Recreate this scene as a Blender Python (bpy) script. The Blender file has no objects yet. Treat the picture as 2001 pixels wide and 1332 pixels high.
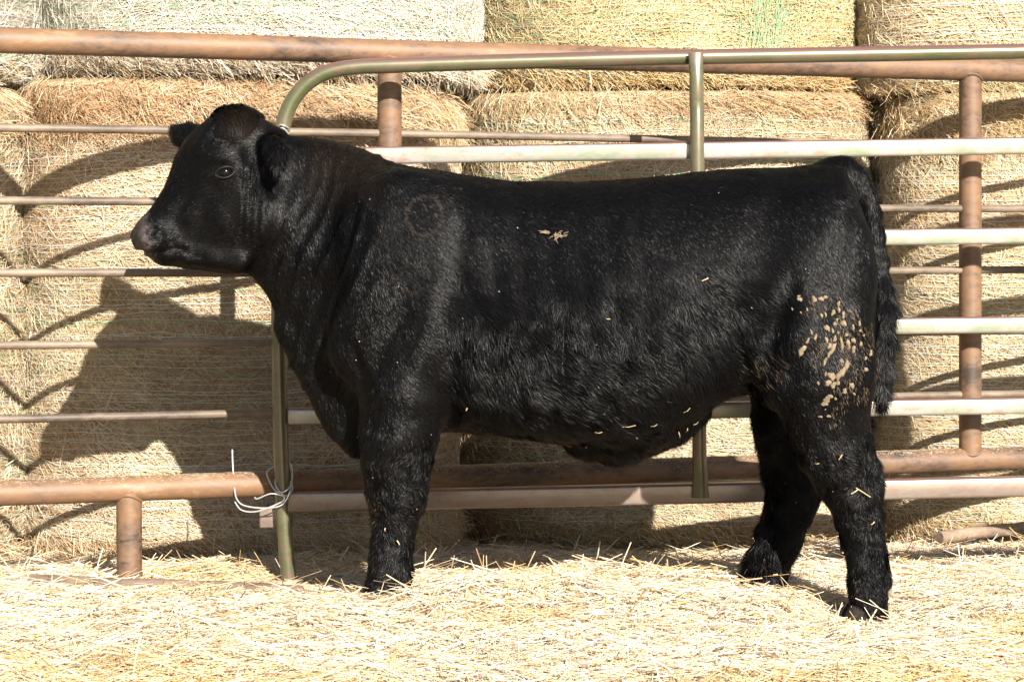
import bpy, bmesh, math, random
import numpy as np
import openvdb
from mathutils import Vector, Matrix
from mathutils.bvhtree import BVHTree

random.seed(7)
rng = np.random.default_rng(7)
scene = bpy.context.scene
COL = scene.collection

# ------------------------------------------------------------------ camera, sky, sun, exposure
F = 4830.0                      # focal length in photo pixels (photo is 2001 x 1332)
CU, CV = 1000.5, 666.0
PITCH = math.atan((CV - 445.0) / F)
CAM = np.array([0.0, -7.0, 1.07])
cd = bpy.data.cameras.new("camera")
cam = bpy.data.objects.new("camera", cd)
COL.objects.link(cam)
cam.location = CAM
cam.rotation_euler = (math.pi / 2 - PITCH, 0, 0)
cd.sensor_fit = 'HORIZONTAL'
cd.sensor_width = 36.0
cd.lens = 36.0 * F / 2001.0
cd.clip_start, cd.clip_end = 0.1, 500.0
scene.camera = cam

SUN_TRAVEL = Vector((-0.39, 1.0, -0.525)).normalized()
SUN_EL = math.asin(-SUN_TRAVEL.z)
SUN_ROT = math.atan2(-SUN_TRAVEL.x, -SUN_TRAVEL.y)
world = bpy.data.worlds.new("World")
scene.world = world
world.use_nodes = True
wn = world.node_tree
bg = wn.nodes["Background"]
sky = wn.nodes.new("ShaderNodeTexSky")
sky.sky_type = 'NISHITA'
sky.sun_disc = False
sky.sun_elevation = SUN_EL
sky.sun_rotation = SUN_ROT
wn.links.new(sky.outputs[0], bg.inputs[0])
bg.inputs[1].default_value = 0.05

sl = bpy.data.lights.new("sun", 'SUN')
sl.energy = 5.0
sl.angle = math.radians(0.5)
sl.color = (1.0, 0.94, 0.85)
so = bpy.data.objects.new("sun", sl)
COL.objects.link(so)
so.location = (3, -8, 6)
so.rotation_euler = SUN_TRAVEL.to_track_quat('-Z', 'Y').to_euler()

scene.view_settings.view_transform = 'Standard'
scene.view_settings.look = 'None'
scene.view_settings.gamma = 1.0
scene.view_settings.use_curve_mapping = False
scene.view_settings.exposure = 1.36
scene.render.engine = 'CYCLES'
scene.cycles.max_bounces = 6
scene.cycles.diffuse_bounces = 1

# ------------------------------------------------------------------ helpers
_cp, _sp = math.cos(PITCH), math.sin(PITCH)


def P(u, v, Y):
    """world point seen at photo pixel (u, v), lying in the plane y = Y (used to survey the place)"""
    a, b = (u - CU) / F, (CV - v) / F
    d = np.array([a, _cp + b * _sp, -_sp + b * _cp])
    t = (Y - CAM[1]) / d[1]
    return CAM + t * d


def ray(u, v):
    a, b = (u - CU) / F, (CV - v) / F
    return Vector((a, _cp + b * _sp, -_sp + b * _cp)).normalized()


def link(o, parent=None):
    COL.objects.link(o)
    if parent is not None:
        o.parent = parent
        o.matrix_parent_inverse = parent.matrix_world.inverted() if parent.parent is None and False else Matrix.Identity(4)
    return o


def tag(o, label=None, cat=None, group=None, kind=None):
    if label: o["label"] = label
    if cat: o["category"] = cat
    if group: o["group"] = group
    if kind: o["kind"] = kind
    return o


def quads_mesh(name, V, Q, mat, parent=None, cols=None, smooth=None, origin=None):
    V = np.asarray(V, dtype=np.float32)
    if origin is not None:
        V = V - np.asarray(origin, dtype=np.float32)
    Q = np.asarray(Q, dtype=np.int32)
    me = bpy.data.meshes.new(name)
    me.vertices.add(len(V))
    me.vertices.foreach_set("co", V.ravel())
    me.loops.add(len(Q) * 4)
    me.loops.foreach_set("vertex_index", Q.ravel())
    me.polygons.add(len(Q))
    me.polygons.foreach_set("loop_start", np.arange(0, len(Q) * 4, 4, dtype=np.int32))
    sm = np.ones(len(Q), dtype=bool) if smooth is None else np.asarray(smooth, dtype=bool)
    me.polygons.foreach_set("use_smooth", sm)
    me.update(calc_edges=True)
    if cols is not None:
        at = me.color_attributes.new("tint", 'FLOAT_COLOR', 'POINT')
        c4 = np.ones((len(V), 4), dtype=np.float32)
        c4[:, :3] = cols
        at.data.foreach_set("color", c4.ravel())
    me.materials.append(mat)
    o = bpy.data.objects.new(name, me)
    link(o, parent)
    if origin is not None and parent is None:
        o.location = origin
    return o


def bm_obj(name, bm, mat, parent=None, smooth=True):
    me = bpy.data.meshes.new(name)
    bmesh.ops.recalc_face_normals(bm, faces=bm.faces)
    bm.to_mesh(me)
    bm.free()
    for p in me.polygons:
        p.use_smooth = smooth
    me.materials.append(mat)
    o = bpy.data.objects.new(name, me)
    return link(o, parent)


def empty(name, loc):
    o = bpy.data.objects.new(name, None)
    o.location = loc
    COL.objects.link(o)
    return o


def hash3(ix, iy, iz, seed):
    n = (ix * 374761393 + iy * 668265263 + iz * 2147483647 + seed * 974634777) & 0xFFFFFFFF
    n = ((n ^ (n >> 13)) * 1274126177) & 0xFFFFFFFF
    n = (n ^ (n >> 16)) & 0xFFFFFFFF
    return n.astype(np.float64) / 4294967295.0


def vnoise(p, scale, seed=0):
    """smooth value noise in -1..1"""
    q = np.asarray(p, dtype=np.float64) * scale + 1000.0
    i = np.floor(q).astype(np.int64)
    f = q - i
    f = f * f * (3 - 2 * f)
    r = 0
    for dx in (0, 1):
        for dy in (0, 1):
            for dz in (0, 1):
                w = (f[..., 0] if dx else 1 - f[..., 0]) * (f[..., 1] if dy else 1 - f[..., 1]) * (f[..., 2] if dz else 1 - f[..., 2])
                r = r + w * hash3(i[..., 0] + dx, i[..., 1] + dy, i[..., 2] + dz, seed)
    return r * 2 - 1


def norm(a):
    return a / np.maximum(np.linalg.norm(a, axis=-1, keepdims=True), 1e-9)


def ribbons(Pts, W, Nrm, C, taper=None, ridge=0.35):
    """folded strips along polylines: Pts (N,K,3), W (N,), Nrm (N,3) facing, C (N,3)"""
    N, K, _ = Pts.shape
    T = np.empty_like(Pts)
    T[:, 1:-1] = Pts[:, 2:] - Pts[:, :-2]
    T[:, 0] = Pts[:, 1] - Pts[:, 0]
    T[:, -1] = Pts[:, -1] - Pts[:, -2]
    T = norm(T)
    S = norm(np.cross(T, Nrm[:, None, :]))
    U = np.cross(S, T)
    tp = np.ones(K) if taper is None else np.asarray(taper)
    hw = (W[:, None] * tp[None, :] * 0.5)[..., None]
    V = np.stack([Pts - S * hw, Pts + U * hw * ridge * 2, Pts + S * hw], axis=2)     # N,K,3,3
    base = (np.arange(N) * K * 3)[:, None, None]
    k = np.arange(K - 1)[None, :, None] * 3
    s = np.arange(2)[None, None, :]
    a = base + k + s
    Q = np.stack([a, a + 1, a + 4, a + 3], axis=-1).reshape(-1, 4)
    cols = np.repeat(C, K * 3, axis=0)
    return V.reshape(-1, 3), Q, cols


def tube(path, r, seg=14, cap=True, rs=None, flat=None):
    """tube along a polyline; returns V, Q.  rs: radius per point; flat: list of (wide, thin) factors"""
    path = np.asarray(path, dtype=float)
    n = len(path)
    T = np.gradient(path, axis=0)
    T = norm(T)
    ref = np.array([0, -1.0, 0]) if abs(T[0][1]) < 0.9 else np.array([0, 0, 1.0])
    V = []
    for i in range(n):
        s = norm(np.cross(T[i], ref)); u = np.cross(s, T[i])
        rr = r if rs is None else rs[i]
        fw, ft = (1, 1) if flat is None else flat[i]
        for j in range(seg):
            a = 2 * math.pi * j / seg
            V.append(path[i] + rr * (math.cos(a) * s * fw + math.sin(a) * u * ft))
    Q = []
    for i in range(n - 1):
        for j in range(seg):
            Q.append((i * seg + j, i * seg + (j + 1) % seg, (i + 1) * seg + (j + 1) % seg, (i + 1) * seg + j))
    if cap:
        for i in (0, n - 1):
            c = len(V)
            V.append(path[i])
            for j in range(0, seg, 2):
                Q.append((c, i * seg + (j + 2) % seg, i * seg + j + 1, i * seg + j) if i == 0 else (c, i * seg + j, i * seg + j + 1, i * seg + (j + 2) % seg))
    return np.array(V), np.array(Q)


def tube_obj(name, path, r, mat, parent=None, **kw):
    V, Q = tube(path, r, **kw)
    o = quads_mesh(name, V, Q, mat, parent)
    try:
        o.data.set_sharp_from_angle(angle=math.radians(50))
    except Exception:
        pass
    return o


def smooth_path(pts, sub=6):
    pts = [np.asarray(p, float) for p in pts]
    out = []
    for i in range(len(pts) - 1):
        p0 = pts[max(i - 1, 0)]; p1 = pts[i]; p2 = pts[i + 1]; p3 = pts[min(i + 2, len(pts) - 1)]
        for k in range(sub):
            t = k / sub
            out.append(0.5 * (2 * p1 + (p2 - p0) * t + (2 * p0 - 5 * p1 + 4 * p2 - p3) * t * t + (3 * p1 - p0 - 3 * p2 + p3) * t ** 3))
    out.append(pts[-1])
    return np.array(out)


def bar_obj(name, a, b, h, d, mat, parent=None, bev=0.007):
    """rectangular tube from a to b, height h (up), depth d"""
    a, b = Vector(a), Vector(b)
    t = (b - a).normalized()
    s = t.cross(Vector((0, 0, 1))).normalized()
    u = s.cross(t)
    bm = bmesh.new()
    vs = []
    for p in (a, b):
        for (i, j) in ((-1, -1), (1, -1), (1, 1), (-1, 1)):
            vs.append(bm.verts.new(p + s * i * d / 2 + u * j * h / 2))
    for k in range(4):
        bm.faces.new((vs[k], vs[(k + 1) % 4], vs[4 + (k + 1) % 4], vs[4 + k]))
    bm.faces.new(vs[0:4]); bm.faces.new(vs[4:8])
    bmesh.ops.bevel(bm, geom=list(bm.edges), offset=bev, segments=3, profile=0.5, affect='EDGES')
    o = bm_obj(name, bm, mat, parent)
    o.data.set_sharp_from_angle(angle=math.radians(35))
    return o


# ------------------------------------------------------------------ materials
def mat_new(name):
    m = bpy.data.materials.new(name)
    m.use_nodes = True
    nt = m.node_tree
    return m, nt, nt.nodes["Principled BSDF"]


def nd(nt, t, **kw):
    n = nt.nodes.new(t)
    for k, v in kw.items():
        setattr(n, k, v)
    return n


def ramp(nt, stops):
    r = nd(nt, "ShaderNodeValToRGB")
    e = r.color_ramp.elements
    e[0].position, e[0].color = stops[0][0], (*stops[0][1], 1)
    e[1].position, e[1].color = stops[-1][0], (*stops[-1][1], 1)
    for p, c in stops[1:-1]:
        x = e.new(p); x.color = (*c, 1)
    return r


def noise(nt, scale, detail=5, rough=0.6, vec=None):
    n = nd(nt, "ShaderNodeTexNoise")
    n.inputs["Scale"].default_value = scale
    n.inputs["Detail"].default_value = detail
    n.inputs["Roughness"].default_value = rough
    if vec is not None:
        nt.links.new(vec, n.inputs["Vector"])
    return n


def bump(nt, bsdf, h, strength, dist):
    b = nd(nt, "ShaderNodeBump")
    b.inputs["Strength"].default_value = strength
    b.inputs["Distance"].default_value = dist
    nt.links.new(h, b.inputs["Height"])
    nt.links.new(b.outputs[0], bsdf.inputs["Normal"])


def mat_straw(name, rough=0.5, spec=0.35):
    """straw: per-stem tint, with fine mottling"""
    m, nt, b = mat_new(name)
    at = nd(nt, "ShaderNodeAttribute", attribute_name="tint")
    tc = nd(nt, "ShaderNodeTexCoord")
    n = noise(nt, 60, 3, 0.6, tc.outputs["Object"])
    mr = nd(nt, "ShaderNodeMapRange")
    mr.inputs["To Min"].default_value = 0.75
    mr.inputs["To Max"].default_value = 1.2
    nt.links.new(n.outputs["Fac"], mr.inputs["Value"])
    mx = nd(nt, "ShaderNodeMix", data_type='RGBA', blend_type='MULTIPLY')
    mx.inputs["Factor"].default_value = 1.0
    nt.links.new(at.outputs["Color"], mx.inputs["A"])
    nt.links.new(mr.outputs[0], mx.inputs["B"])
    nt.links.new(mx.outputs["Result"], b.inputs["Base Color"])
    b.inputs["Roughness"].default_value = rough
    b.inputs["Specular IOR Level"].default_value = spec
    return m


M_STRAW = mat_straw("straw", 0.42, 0.45)
M_BALE = mat_straw("baled_hay", 0.6, 0.25)


def mat_rust(name, stops, scale=7.0, rough=(0.42, 0.75), stretch=None, metallic=0.0):
    m, nt, b = mat_new(name)
    tc = nd(nt, "ShaderNodeTexCoord")
    mp = nd(nt, "ShaderNodeMapping")
    mp.inputs["Scale"].default_value = stretch or (1, 1, 1)
    nt.links.new(tc.outputs["Object"], mp.inputs[0])
    n1 = noise(nt, scale, 8, 0.68, mp.outputs[0])
    n2 = noise(nt, scale * 14, 6, 0.7, mp.outputs[0])
    ad = nd(nt, "ShaderNodeMath", operation='MULTIPLY_ADD')
    nt.links.new(n2.outputs["Fac"], ad.inputs[0]); ad.inputs[1].default_value = 0.35
    nt.links.new(n1.outputs["Fac"], ad.inputs[2])
    sb = nd(nt, "ShaderNodeMath", operation='SUBTRACT')
    nt.links.new(ad.outputs[0], sb.inputs[0]); sb.inputs[1].default_value = 0.175
    r = ramp(nt, stops)
    nt.links.new(sb.outputs[0], r.inputs[0])
    nt.links.new(r.outputs[0], b.inputs["Base Color"])
    mr = nd(nt, "ShaderNodeMapRange")
    mr.inputs["To Min"].default_value = rough[0]; mr.inputs["To Max"].default_value = rough[1]
    nt.links.new(n2.outputs["Fac"], mr.inputs["Value"])
    nt.links.new(mr.outputs[0], b.inputs["Roughness"])
    b.inputs["Metallic"].default_value = metallic
    bump(nt, b, n2.outputs["Fac"], 0.35, 0.002)
    return m


M_RUST = mat_rust("rusted_pipe", [(0.37, (0.045, 0.029, 0.022)), (0.44, (0.105, 0.063, 0.040)), (0.51, (0.155, 0.091, 0.053)), (0.59, (0.195, 0.103, 0.050)), (0.67, (0.235, 0.170, 0.110))], 5.0, stretch=(0.35, 1, 1))
M_ROD = mat_rust("weathered_rod", [(0.36, (0.065, 0.048, 0.035)), (0.5, (0.14, 0.104, 0.073)), (0.64, (0.22, 0.172, 0.12))], 5.0, stretch=(0.35, 1, 1))
M_WOOD = mat_rust("weathered_wood", [(0.3, (0.07, 0.05, 0.04)), (0.5, (0.20, 0.14, 0.10)), (0.7, (0.33, 0.25, 0.18))], 9.0, rough=(0.7, 0.95), stretch=(0.15, 1, 1))


def mat_gate(name, front, patch, top):
    """worn painted gate steel: pale paint, rusty patches, browner on upward faces"""
    m, nt, b = mat_new(name)
    tc = nd(nt, "ShaderNodeTexCoord")
    mp = nd(nt, "ShaderNodeMapping"); mp.inputs["Scale"].default_value = (0.5, 1, 1)
    nt.links.new(tc.outputs["Object"], mp.inputs[0])
    n1 = noise(nt, 9, 8, 0.72, mp.outputs[0])
    n2 = noise(nt, 45, 6, 0.7, mp.outputs[0])
    r1 = ramp(nt, [(0.35, front[0]), (0.6, front[1])])
    nt.links.new(n1.outputs["Fac"], r1.inputs[0])
    r2 = ramp(nt, [(0.53, (0, 0, 0)), (0.64, (1, 1, 1))])
    nt.links.new(n2.outputs["Fac"], r2.inputs[0])
    mx = nd(nt, "ShaderNodeMix", data_type='RGBA')
    nt.links.new(r2.outputs[0], mx.inputs["Factor"])
    nt.links.new(r1.outputs[0], mx.inputs["A"]); mx.inputs["B"].default_value = (*patch, 1)
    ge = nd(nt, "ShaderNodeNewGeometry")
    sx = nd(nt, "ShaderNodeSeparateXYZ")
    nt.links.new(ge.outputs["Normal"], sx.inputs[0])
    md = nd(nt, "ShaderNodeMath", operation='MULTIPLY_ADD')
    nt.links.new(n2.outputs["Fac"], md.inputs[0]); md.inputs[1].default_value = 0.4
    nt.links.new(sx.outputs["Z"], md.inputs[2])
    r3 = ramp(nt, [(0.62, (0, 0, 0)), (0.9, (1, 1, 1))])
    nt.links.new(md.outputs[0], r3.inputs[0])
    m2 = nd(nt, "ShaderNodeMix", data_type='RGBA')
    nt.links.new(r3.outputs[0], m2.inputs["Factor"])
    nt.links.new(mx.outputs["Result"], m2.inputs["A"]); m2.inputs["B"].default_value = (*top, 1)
    nt.links.new(m2.outputs["Result"], b.inputs["Base Color"])
    b.inputs["Metallic"].default_value = 0.3
    b.inputs["Roughness"].default_value = 0.30
    b.inputs["Specular IOR Level"].default_value = 0.8
    bump(nt, b, n2.outputs["Fac"], 0.15, 0.001)
    return m


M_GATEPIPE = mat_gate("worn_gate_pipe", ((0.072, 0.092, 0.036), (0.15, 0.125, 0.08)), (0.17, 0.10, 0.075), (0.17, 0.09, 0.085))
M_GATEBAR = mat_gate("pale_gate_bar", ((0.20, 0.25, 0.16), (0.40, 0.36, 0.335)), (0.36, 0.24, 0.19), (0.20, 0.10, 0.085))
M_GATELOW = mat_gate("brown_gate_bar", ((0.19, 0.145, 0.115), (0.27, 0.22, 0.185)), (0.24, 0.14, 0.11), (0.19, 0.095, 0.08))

m, nt, b = mat_new("net_twine")
at = nd(nt, "ShaderNodeAttribute", attribute_name="tint")
nt.links.new(at.outputs["Color"], b.inputs["Base Color"])
b.inputs["Roughness"].default_value = 0.4
M_NET = m

m, nt, b = mat_new("tie_wire")
b.inputs["Base Color"].default_value = (0.62, 0.62, 0.62, 1)
b.inputs["Metallic"].default_value = 0.6
b.inputs["Roughness"].default_value = 0.35
M_WIRE = m

# ------------------------------------------------------------------ ground and straw bedding
def ground_h(x, y):
    x = np.asarray(x, float); y = np.asarray(y, float)
    p = np.stack([x, y, np.zeros_like(x)], -1)
    h = 0.018 * vnoise(p, 1.7, 3) + 0.011 * vnoise(p, 4.5, 4) + 0.009 * vnoise(p, 9.5, 5)
    g = lambda cx, cy, sx, sy, a: a * np.exp(-((x - cx) / sx) ** 2 - ((y - cy) / sy) ** 2)
    h = h + g(-0.05, -0.15, 0.50, 0.20, 0.055) + g(-0.75, -0.2, 0.35, 0.25, 0.02) + g(1.01, -0.20, 0.16, 0.2, -0.06)
    h = h + g(-1.25, 0.42, 0.45, 0.2, -0.01) - 0.055 * np.clip((y - 0.40) / 0.8, 0, 1.3) + g(1.55, 1.4, 0.5, 0.25, 0.03)
    h = h + g(-0.66, 0.48, 0.22, 0.16, -0.04)
    return h - 0.005


m, nt, b = mat_new("trampled_straw_floor")
tc = nd(nt, "ShaderNodeTexCoord")
mp = nd(nt, "ShaderNodeMapping"); mp.inputs["Scale"].default_value = (0.35, 1, 1)
nt.links.new(tc.outputs["Object"], mp.inputs[0])
n1 = noise(nt, 60, 8, 0.7, mp.outputs[0])
n2 = noise(nt, 3, 4, 0.6, tc.outputs["Object"])
mxn = nd(nt, "ShaderNodeMath", operation='MULTIPLY_ADD')
nt.links.new(n2.outputs["Fac"], mxn.inputs[0]); mxn.inputs[1].default_value = 0.3
nt.links.new(n1.outputs["Fac"], mxn.inputs[2])
r = ramp(nt, [(0.42, (0.23, 0.15, 0.07)), (0.58, (0.44, 0.31, 0.16)), (0.8, (0.56, 0.43, 0.26))])
nt.links.new(mxn.outputs[0], r.inputs[0])
nt.links.new(r.outputs[0], b.inputs["Base Color"])
b.inputs["Roughness"].default_value = 0.85
bump(nt, b, n1.outputs["Fac"], 0.8, 0.02)
M_FLOOR = m


def build_ground():
    xs = np.concatenate([[-60, -30, -15, -8, -5], np.linspace(-3.2, 3.6, 171), [5, 8, 15, 30, 60]])
    ys = np.concatenate([[-60, -30, -15, -8, -5], np.linspace(-3.0, 4.0, 176), [6, 9, 15, 30, 60]])
    X, Y = np.meshgrid(xs, ys, indexing='ij')
    Z = ground_h(X, Y)
    fade = np.clip((6 - np.maximum(abs(X), abs(Y))) / 2, 0, 1)
    Z = Z * fade
    V = np.stack([X, Y, Z], -1).reshape(-1, 3)
    nx, ny = len(xs), len(ys)
    i = np.arange(nx - 1)[:, None] * ny + np.arange(ny - 1)[None, :]
    Q = np.stack([i, i + ny, i + ny + 1, i + 1], -1).reshape(-1, 4)
    o = quads_mesh("ground", V, Q, M_FLOOR)
    tag(o, "straw covered ground of the cattle pen", "ground", kind="structure")


STRAW_PAL = np.array([[0.74, 0.585, 0.405], [0.69, 0.495, 0.28], [0.80, 0.69, 0.535], [0.82, 0.745, 0.62], [0.62, 0.38, 0.15], [0.36, 0.22, 0.11]])
STRAW_W = np.array([0.32, 0.24, 0.2, 0.11, 0.09, 0.04])


def straw_cols(n, pal=STRAW_PAL, w=STRAW_W):
    c = pal[rng.choice(len(pal), n, p=w / w.sum())]
    return np.clip(0.82 * c * rng.uniform(0.82, 1.15, (n, 1)) + rng.normal(0, 0.015, (n, 3)), 0.01, 0.92)


def sstep_(a, b_, x):
    t = np.clip((x - a) / (b_ - a), 0, 1)
    return t * t * (3 - 2 * t)


def build_straw():
    VS, QS, CS = [], [], []
    off = 0

    def add(V, Q, C):
        nonlocal off
        VS.append(V); QS.append(Q + off); CS.append(C); off += len(V)

    # lying stems
    n = 330000
    x = rng.uniform(-3.0, 3.1, n); y = rng.uniform(-2.1, 1.75, n)
    keep = np.abs(x) < (7.0 + y) * 0.25 + rng.uniform(0.2, 1.1, n)
    x, y = x[keep], y[keep]
    n = len(x)
    L = np.clip(rng.lognormal(math.log(0.085), 0.55, n), 0.02, 0.32)
    p2 = np.stack([x, y, np.zeros(n)], -1)
    swirl = vnoise(p2, 1.3, 21) * 1.1 + vnoise(p2, 4, 22) * 0.6
    az = swirl * 1.2 + rng.normal(0, 0.9, n) + rng.choice([0, math.pi], n)
    tilt = rng.normal(0.0, 0.13, n)
    K = 3
    d = np.stack([np.cos(az) * np.cos(tilt), np.sin(az) * np.cos(tilt), np.sin(tilt)], -1)
    bend = rng.normal(0, 0.12, (n, 1)) * L[:, None]
    side = np.stack([-np.sin(az), np.cos(az), np.zeros(n)], -1)
    Pt = np.zeros((n, K, 3))
    for k in range(K):
        t = k / (K - 1) - 0.5
        q = np.stack([x, y, np.zeros(n)], -1) + d * (L * t)[:, None] + side * bend * (0.25 - t * t) * 2
        gz = ground_h(q[:, 0], q[:, 1])
        q[:, 2] += gz + 0.004
        Pt[:, k] = q
    Pt[:, :, 2] += (np.abs(rng.normal(0, 0.012, n)) + np.abs(np.sin(tilt)) * L * 0.3)[:, None]
    W = np.clip(rng.lognormal(math.log(0.0021), 0.32, n), 0.0011, 0.0044)
    Nr = norm(np.stack([rng.normal(0, 0.5, n), rng.normal(0, 0.5, n) - 0.2, np.ones(n)], -1))
    cc = straw_cols(n)
    pz_ = np.stack([x, y, np.zeros(n)], -1)
    gold = sstep_(0.0, 0.75, vnoise(pz_, 2.1, 23) + 0.35 * vnoise(pz_, 7, 24) + 0.25 * (y < -1.0))
    cc = cc * (1.1 + 0.10 * vnoise(pz_, 5, 25))[:, None] * (1 - gold[:, None] * np.array([0.05, 0.15, 0.34]))
    add(*ribbons(Pt, W, Nr, np.clip(cc, 0.01, 0.9)))
    # broken chaff
    n = 60000
    x = rng.uniform(-2.1, 2.4, n); y = rng.uniform(-1.75, 1.4, n)
    L = rng.uniform(0.006, 0.03, n); az = rng.uniform(0, 2 * math.pi, n); tilt = rng.normal(0, 0.35, n)
    d = np.stack([np.cos(az) * np.cos(tilt), np.sin(az) * np.cos(tilt), np.sin(tilt)], -1)
    c0 = np.stack([x, y, ground_h(x, y) + np.abs(rng.normal(0.008, 0.010, n))], -1)
    Pt = np.stack([c0 - d * L[:, None] / 2, c0 + d * L[:, None] / 2], 1)
    add(*ribbons(Pt, rng.uniform(0.0012, 0.004, n), norm(np.stack([rng.normal(0, 0.5, n), rng.normal(0, 0.5, n) - 0.2, np.ones(n)], -1)), straw_cols(n)))
    # stems that stand out of the bedding
    n = 3800
    x = rng.uniform(-2.0, 2.3, n); y = rng.uniform(-1.6, 1.6, n)
    cl = vnoise(np.stack([x, y, np.zeros(n)], -1), 2.6, 31)
    keep = cl > -0.1
    # tufts round the posts and the front hoof
    tx, ty = [], []
    for (cx, cy, s, m_) in ((-1.12, 0.40, 0.10, 60), (-0.69, 0.46, 0.08, 70), (-0.3, -0.28, 0.16, 90), (0.15, 0.0, 0.3, 60), (1.0, -0.26, 0.12, 40), (0.6, 0.5, 0.4, 80), (0.0, 0.85, 0.5, 200), (1.5, 0.9, 0.4, 120), (-0.45, 0.9, 0.2, 120)):
        tx.append(rng.normal(cx, s, m_)); ty.append(rng.normal(cy, s * 0.5, m_))
    x = np.concatenate([x[keep]] + tx); y = np.concatenate([y[keep]] + ty)
    n = len(x)
    L = rng.uniform(0.04, 0.15, n)
    az = rng.uniform(0, 2 * math.pi, n)
    tilt = np.clip(np.abs(rng.normal(0.45, 0.35, n)), 0.1, 1.4)
    d = np.stack([np.cos(az) * np.cos(tilt), np.sin(az) * np.cos(tilt), np.sin(tilt)], -1)
    g = ground_h(x, y)
    root = np.stack([x, y, g], -1)
    Pt = np.stack([root, root + d * (L * 0.55)[:, None], root + d * L[:, None] + np.stack([rng.normal(0, .012, n), rng.normal(0, .012, n), -rng.uniform(0, 0.25, n) * L], -1)], 1)
    W = rng.uniform(0.002, 0.004, n)
    Nr = norm(np.stack([rng.normal(0, 0.5, n), -np.ones(n), rng.normal(0.4, 0.5, n)], -1))
    add(*ribbons(Pt, W, Nr, straw_cols(n)))
    V = np.concatenate(VS); Q = np.concatenate(QS); C = np.concatenate(CS)
    o = quads_mesh("straw_bedding", V, Q, M_STRAW, cols=C, smooth=np.zeros(len(Q), bool))
    tag(o, "thick golden straw bedding scattered over the pen floor", "straw", kind="stuff")


build_ground()
build_straw()

# ------------------------------------------------------------------ round bales standing on end
HAY = {
    'tan':   (np.array([[0.60, 0.465, 0.305], [0.50, 0.365, 0.22], [0.67, 0.555, 0.40], [0.34, 0.215, 0.12], [0.53, 0.465, 0.325]]), np.array([.34, .24, .22, .12, .08])),
    'straw': (np.array([[0.64, 0.50, 0.31], [0.56, 0.41, 0.23], [0.70, 0.60, 0.42], [0.42, 0.28, 0.15], [0.56, 0.52, 0.35]]), np.array([.34, .24, .22, .1, .1])),
    'rusty': (np.array([[0.49, 0.335, 0.20], [0.41, 0.27, 0.155], [0.57, 0.44, 0.29], [0.26, 0.15, 0.085], [0.58, 0.48, 0.34]]), np.array([.3, .25, .22, .1, .13])),
    'grey':  (np.array([[0.62, 0.545, 0.44], [0.54, 0.465, 0.36], [0.68, 0.63, 0.55], [0.38, 0.315, 0.22], [0.50, 0.50, 0.39]]), np.array([.3, .25, .25, .11, .09])),
    'gold':  (np.array([[0.64, 0.48, 0.255], [0.55, 0.39, 0.185], [0.69, 0.57, 0.36], [0.42, 0.31, 0.16], [0.49, 0.47, 0.265]]), np.array([.34, .24, .2, .12, .10])),
}
for k_, (sat, mul) in {'tan': (1.0, 1.10), 'straw': (0.98, 1.10), 'rusty': (0.95, 1.08), 'grey': (0.95, 1.04), 'gold': (0.95, 1.05)}.items():
    pal_, w_ = HAY[k_]
    lum = pal_ @ np.array([0.3, 0.6, 0.1])
    HAY[k_] = (np.clip((lum[:, None] + (pal_ - lum[:, None]) * sat) * mul, 0.02, 0.9), w_)
NETC = np.array([[0.66, 0.66, 0.64], [0.20, 0.42, 0.26], [0.44, 0.54, 0.43], [0.56, 0.56, 0.52]])


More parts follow.
